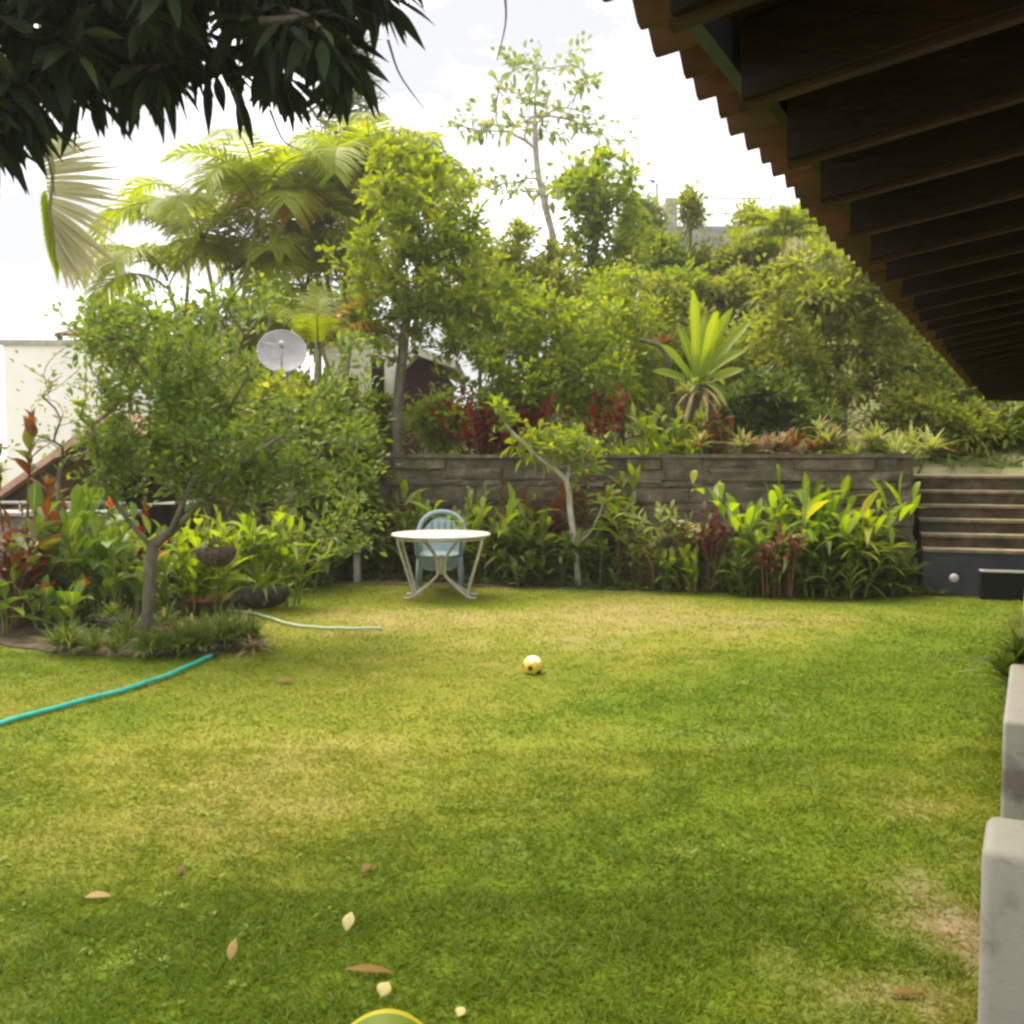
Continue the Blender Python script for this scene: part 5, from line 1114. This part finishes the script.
# stone bench
bp = gnd(342, 583); bc = at(342, 545, bp[1])
root = empty('garden_bench', bp, 'small mossy stone bench in the shade at the left end of the wall', 'bench')
mb = MB(); mb.box(bp[0]-.26, bp[0]+.26, bp[1]-.12, bp[1]+.12, .40, .46); mb.build('seat', M['stone_grey'], root, smooth=False)
for d_ in (-.2, .2):
    mb = MB(); mb.box(bp[0]+d_-.035, bp[0]+d_+.035, bp[1]-.09, bp[1]+.09, -.02, .398); mb.build('leg', M['stone_grey'], root, smooth=False)
sp0 = gnd(312, 585); o = None
bm = bmesh.new(); bmesh.ops.create_icosphere(bm, subdivisions=2, radius=.07); rr_ = random.Random(3)
for v in bm.verts: v.co *= rr_.uniform(.85, 1.1); v.co.z *= .55
me = bpy.data.meshes.new('rock'); bm.to_mesh(me); bm.free(); me.materials.append(M['stone_grey']); o = bpy.data.objects.new('rock', me); COL.objects.link(o); o.location = tuple(sp0+[0, 0, .03]); tag(o, 'small pale rock at the lawn edge left of the stone bench', 'rock')
# small plant between the two far white walls
q = hp(tz(5.7, .085), .06, 0); rosette_plant('potted_plant', 'little green plant between the white low walls at the right edge', 'plant', q, 'l_dark', 26, .30, .05, (10, 85), .4, seed=9, heads=3, spread=.05, stem_h=.38)

# ---- garden table
def table():
    Yt = 11.35; c = at(441, 603, Yt); tx = at(441, 535, Yt)[0]; base = np.array([tx, Yt, .012]); root = empty('garden_table', base, 'round white garden table on curved cream metal legs', 'table')
    H = .735; Rt = .565; mb = MB()
    mb.lathe(base+[0, 0, 0], [(0, H-.03), (Rt-.05, H-.03), (Rt-.012, H-.028), (Rt, H-.018), (Rt, H-.008), (Rt-.012, H), (0, H)], 64); mb.build('tabletop', M['table_top'], root)
    for az in (-24, 24, 180-24, 180+24):
        a_ = R(az); d = np.array([math.cos(a_), math.sin(a_), 0]); z = np.array([0, 0, 1.0]); sgn = np.array([-d[1], d[0], 0])
        mb = MB()
        mb.tube(smooth_poly([base+d*(Rt-.05)+z*(H-.032), base+d*(Rt-.07)+z*.58, base+d*.40+z*.28, base+d*.33+z*.05, base+d*.33+z*.018], 18), .016, 8)
        mb.tube(smooth_poly([base+d*.26+z*(H-.032), base+d*.17+z*.60, base+d*.06+z*.45, base+d*.045+z*.30, base+d*.06+z*.24, base+d*.20+z*.12, base+d*.36+z*.018, base+d*.44+z*.014], 26), .016, 8)
        mb.build('leg', M['table_leg'], root)
    mb = MB(); mb.tube([base+[0, 0, .26], base+[0, 0, .48]], .03, 10); mb.build('hub', M['table_leg'], root)
    mb = MB(); t_ = np.linspace(0, 2*np.pi, 33); mb.tube(np.stack([base[0]+(Rt-.06)*np.cos(t_), base[1]+(Rt-.06)*np.sin(t_), np.full(33, H-.043)], -1), .011, 6); mb.build('under_rim', M['table_leg'], root)
table()
def chair():
    Yc = 12.05; tx = at(440, 535, Yc)[0]; base = np.array([tx, Yc, .012]); root = empty('garden_chair', base, 'pale blue plastic garden chair with a hooped back behind the white table', 'chair')
    # faces the camera (-y). seat shell
    def shell(f, nu, nv, th, name):
        u = np.linspace(-1, 1, nu); v = np.linspace(0, 1, nv); Pt = np.array([[f(a_, b_) for a_ in u] for b_ in v])
        gu = np.gradient(Pt, axis=1); gv = np.gradient(Pt, axis=0); nn = nrm(np.cross(gu, gv)); mb = MB(); i = np.arange(nv-1)[:, None]*nu; j = np.arange(nu-1)[None]; b_ = i+j
        f4 = np.stack([b_, b_+1, b_+nu+1, b_+nu], -1).reshape(-1, 4); N_ = nu*nv
        V_ = np.concatenate([(Pt+nn*th/2).reshape(-1, 3), (Pt-nn*th/2).reshape(-1, 3)])
        rim = []
        for k in range(nu-1): rim += [(k, k+1, N_+k+1, N_+k), ((nv-1)*nu+k+1, (nv-1)*nu+k, N_+(nv-1)*nu+k, N_+(nv-1)*nu+k+1)]
        for k in range(nv-1): rim += [(k*nu+nu-1, (k+1)*nu+nu-1, N_+(k+1)*nu+nu-1, N_+k*nu+nu-1), ((k+1)*nu, k*nu, N_+k*nu, N_+(k+1)*nu)]
        mb.add(V_+base, np.concatenate([f4, (f4+N_)[:, ::-1], np.array(rim)])); return mb.build(name, M['chair'], root)
    shell(lambda a_, b_: (a_*.24, -.26+b_*.46, .42-.02*(1-a_*a_)*math.sin(b_*3.1)+.02*abs(a_)**3), 13, 13, .012, 'seat')
    shell(lambda a_, b_: (a_*(.235-.035*b_*b_), -.262+.02*b_-.02*(1-a_*a_), .425-b_*(.17-.03*a_**4)), 13, 7, .012, 'apron')
    shell(lambda a_, b_: (a_*.245*(1-.55*b_**5), .20+.155*b_, .42+b_*.44-.05*b_*a_*a_), 15, 13, .012, 'backrest')
    mb = MB(); t_ = np.linspace(0, math.pi, 25); hx = .285*np.cos(t_); hz_ = .62+.30*np.sin(t_)**.75
    hy = .25+.13*np.clip((hz_-.6)/.3, 0, 1); P = np.stack([hx, hy, hz_], -1); P = np.concatenate([[[.255, .21, .42]], P, [[-.255, .21, .42]]]); 
    mb.tube(P+base, .031, 8); mb.build('back_hoop', M['chair'], root)
    for x in (-.12, -.04, .04, .12):
        mb = MB(); mb.bar(base+[x, .255, .60], base+[x, .327, .80], .012, .006, (0, 1, .2)); mb.build('slot', M['slate'], root, smooth=False)
    for sx_ in (-1, 1):
        mb = MB(); mb.tube(smooth_poly([base+[sx_*.265, .25, .63], base+[sx_*.29, .0, .66], base+[sx_*.29, -.22, .645], base+[sx_*.27, -.26, .58], base+[sx_*.255, -.25, .42]], 16), .02, 8); mb.build('armrest', M['chair'], root)
        for y_, yo in ((-.24, -.28), (.19, .27)):
            mb = MB(); mb.tube([base+[sx_*.235, y_, .415], base+[sx_*.265, yo, 0]], [.026, .018], 8); mb.build('leg', M['chair'], root)
chair()

# ---- football
def football():
    c = gnd(533, 675); Rb = .074; c = c+np.array([0, 0, Rb-.004]); bm = bmesh.new(); bmesh.ops.create_icosphere(bm, subdivisions=5, radius=Rb)
    g_ = (1+5**.5)/2; ico = np.array([(0, s1, s2*g_) for s1 in (-1, 1) for s2 in (-1, 1)]+[(s1, s2*g_, 0) for s1 in (-1, 1) for s2 in (-1, 1)]+[(s2*g_, 0, s1) for s1 in (-1, 1) for s2 in (-1, 1)], float); ico = nrm(ico)
    from mathutils import Matrix
    rot = np.array((Matrix.Rotation(R(18), 3, 'X') @ Matrix.Rotation(R(33), 3, 'Y') @ Matrix.Rotation(R(10), 3, 'Z')))
    ico = ico @ rot.T
    me = bpy.data.meshes.new('football')
    for f in bm.faces:
        n_ = np.array(f.calc_center_median().normalized()); d = ico @ n_; s_ = np.sort(d)[::-1]
        f.material_index = 1 if (s_[0] > .962 and ico[int(np.argmax(d))][2] < .15) else (2 if n_[2] > .5+.12*math.sin(9*n_[0]) else 0); f.smooth = True  # pale upper faces: sunlight on the ball put into the colour
    for v in bm.verts:
        n_ = np.array(v.co.normalized()); s_ = np.sort(ico @ n_)[::-1]
        if abs(s_[0]-.962) < .006 or (s_[0] < .962 and abs(s_[0]-s_[1]) < .012): v.co *= .985
    bm.to_mesh(me); bm.free()
    for m_ in ('ball', 'ball_dark', 'ball_sunlit'): me.materials.append(M[m_])
    o = bpy.data.objects.new('football', me); COL.objects.link(o); o.location = tuple(c); tag(o, 'small yellow football with painted sunlight on top and dark spots, on the lawn', 'ball')
football()

# ---- hoses
def hose(name, lab, pts, rad, mat, fit=None):
    P = smooth_poly([gnd(*p)+np.array([0, 0, rad+.012]) for p in pts], 60); P[:, 2] += .002*np.sin(np.arange(60)*.7)
    root = empty(name, P[-1]-[0, 0, rad], lab, 'hose'); mb = MB(); mb.tube(P, rad, 8); mb.build('tube', M[mat], root)
    if fit: mb = MB(); d = nrm(P[-1]-P[-3]); mb.tube([P[-1]-d*.02, P[-1]+d*.05, P[-1]+d*.10], [rad*1.5, rad*1.4, rad*.9], 8); mb.build('connector', M['plastic_dark'], root)
hose('garden_hose', 'teal garden hose curving across the lawn at the left', [(-120, 762), (-40, 740), (0, 728), (60, 711), (120, 695), (165, 680), (192, 668), (212, 659)], .017, 'hose', True)
hose('garden_hose', 'thin pale green hose lying on the lawn left of the table', [(215, 612), (250, 615), (272, 621), (292, 627), (318, 630), (345, 631), (382, 631)], .013, 'hose_pale')

# ---- fallen leaves
def fallen(lab, px, py, Ln, W_, az, mat, el=10, droop=.1, prof=OVAL, fold=.5, lift=.02):
    c = gnd(px, py); ml = MB(); d = np.array([math.cos(R(az))*math.cos(R(el)), math.sin(R(az))*math.cos(R(el)), math.sin(R(el))])
    ml.leaves([c-d*Ln*.5+[0, 0, lift+max(0, math.sin(R(el)))*Ln*.5]], [d], [(.1, -.3, 1)], Ln, W_, [.12, .45, .8, .97, 1, .9, .7, .35, .03], droop, fold, .5)
    o = ml.build('fallen_leaf', mat); recenter(o, c); sm = o.modifiers.new('thick', 'SOLIDIFY'); sm.thickness = .0015; tag(o, lab, 'leaf', 'fallen leaves on the lawn')
ly = leafmat('leaf_pale_fallen', (.62, .55, .22), (.70, .62, .30), trans=.3, spec=.05); lr = leafmat('leaf_russet_fallen', (.20, .12, .035), (.27, .17, .055), trans=.2, spec=.05); lt = leafmat('leaf_tan_fallen', (.38, .28, .10), (.46, .34, .14), trans=.25, spec=.05)
le = leafmat('leaf_rimmed', (.17, .24, .012), (.24, .32, .02), trans=.4, edge=(.55, .5, .02), edge_w=.78)
fallen('tan leaf lying flat at the left of the lawn', 99, 902, .10, .035, 5, lt, 5)
fallen('small upright brown curl of leaf, left of the pale yellow leaf', 233, 964, .075, .03, 80, lt, 55)
fallen('pale yellow leaf standing on edge in the grass', 349, 934, .07, .04, 75, ly, 50)
fallen('long russet leaf in front of the pale yellow one', 371, 977, .165, .03, -6, lr, 4)
fallen('small cream leaf near the bottom edge below the russet leaf', 385, 1001, .05, .045, 60, ly, 45)
fallen('small brown leaf in the grass right of the lawn middle left', 181, 879, .05, .025, 70, lr, 40)
fallen('tiny brown leaf farther up the lawn left of the ball', 286, 684, .14, .06, 10, lr, 8)
fallen('dark brown crumpled leaf above the pale yellow leaf', 367, 876, .06, .035, 40, lr, 25)
fallen('thin brown leaf on the bare soil beside the stained pier', 906, 999, .11, .025, 4, lr, 3, prof=LANCE)
fallen('small white petal at the very bottom of the lawn', 461, 1021, .035, .03, 60, ly, 30)
# big rimmed leaf arching up from the bottom edge
c = gnd(386, 1050); ml = MB(); u = np.linspace(-1, 1, 25); v = np.linspace(-1, 1, 9)
Pt = np.array([[(a_*.118, b_*.05*math.sqrt(max(0, 1-a_*a_*.96)), .045*(1-a_*a_)+.03*b_+.012) for a_ in u] for b_ in v]); at2 = np.zeros((9, 25, 3)); at2[..., 0] = .5; at2[..., 1] = 0; at2[..., 2] = v[:, None]
i = np.arange(8)[:, None]*25; j = np.arange(24)[None]; b_ = i+j; ml.add(Pt+c, np.stack([b_, b_+1, b_+26, b_+25], -1).reshape(-1, 4), None, at2)
o = ml.build('arched_leaf', le); recenter(o, c); sm = o.modifiers.new('thick', 'SOLIDIFY'); sm.thickness = .002; tag(o, 'broad arched green leaf with a yellow rim at the bottom edge', 'leaf')
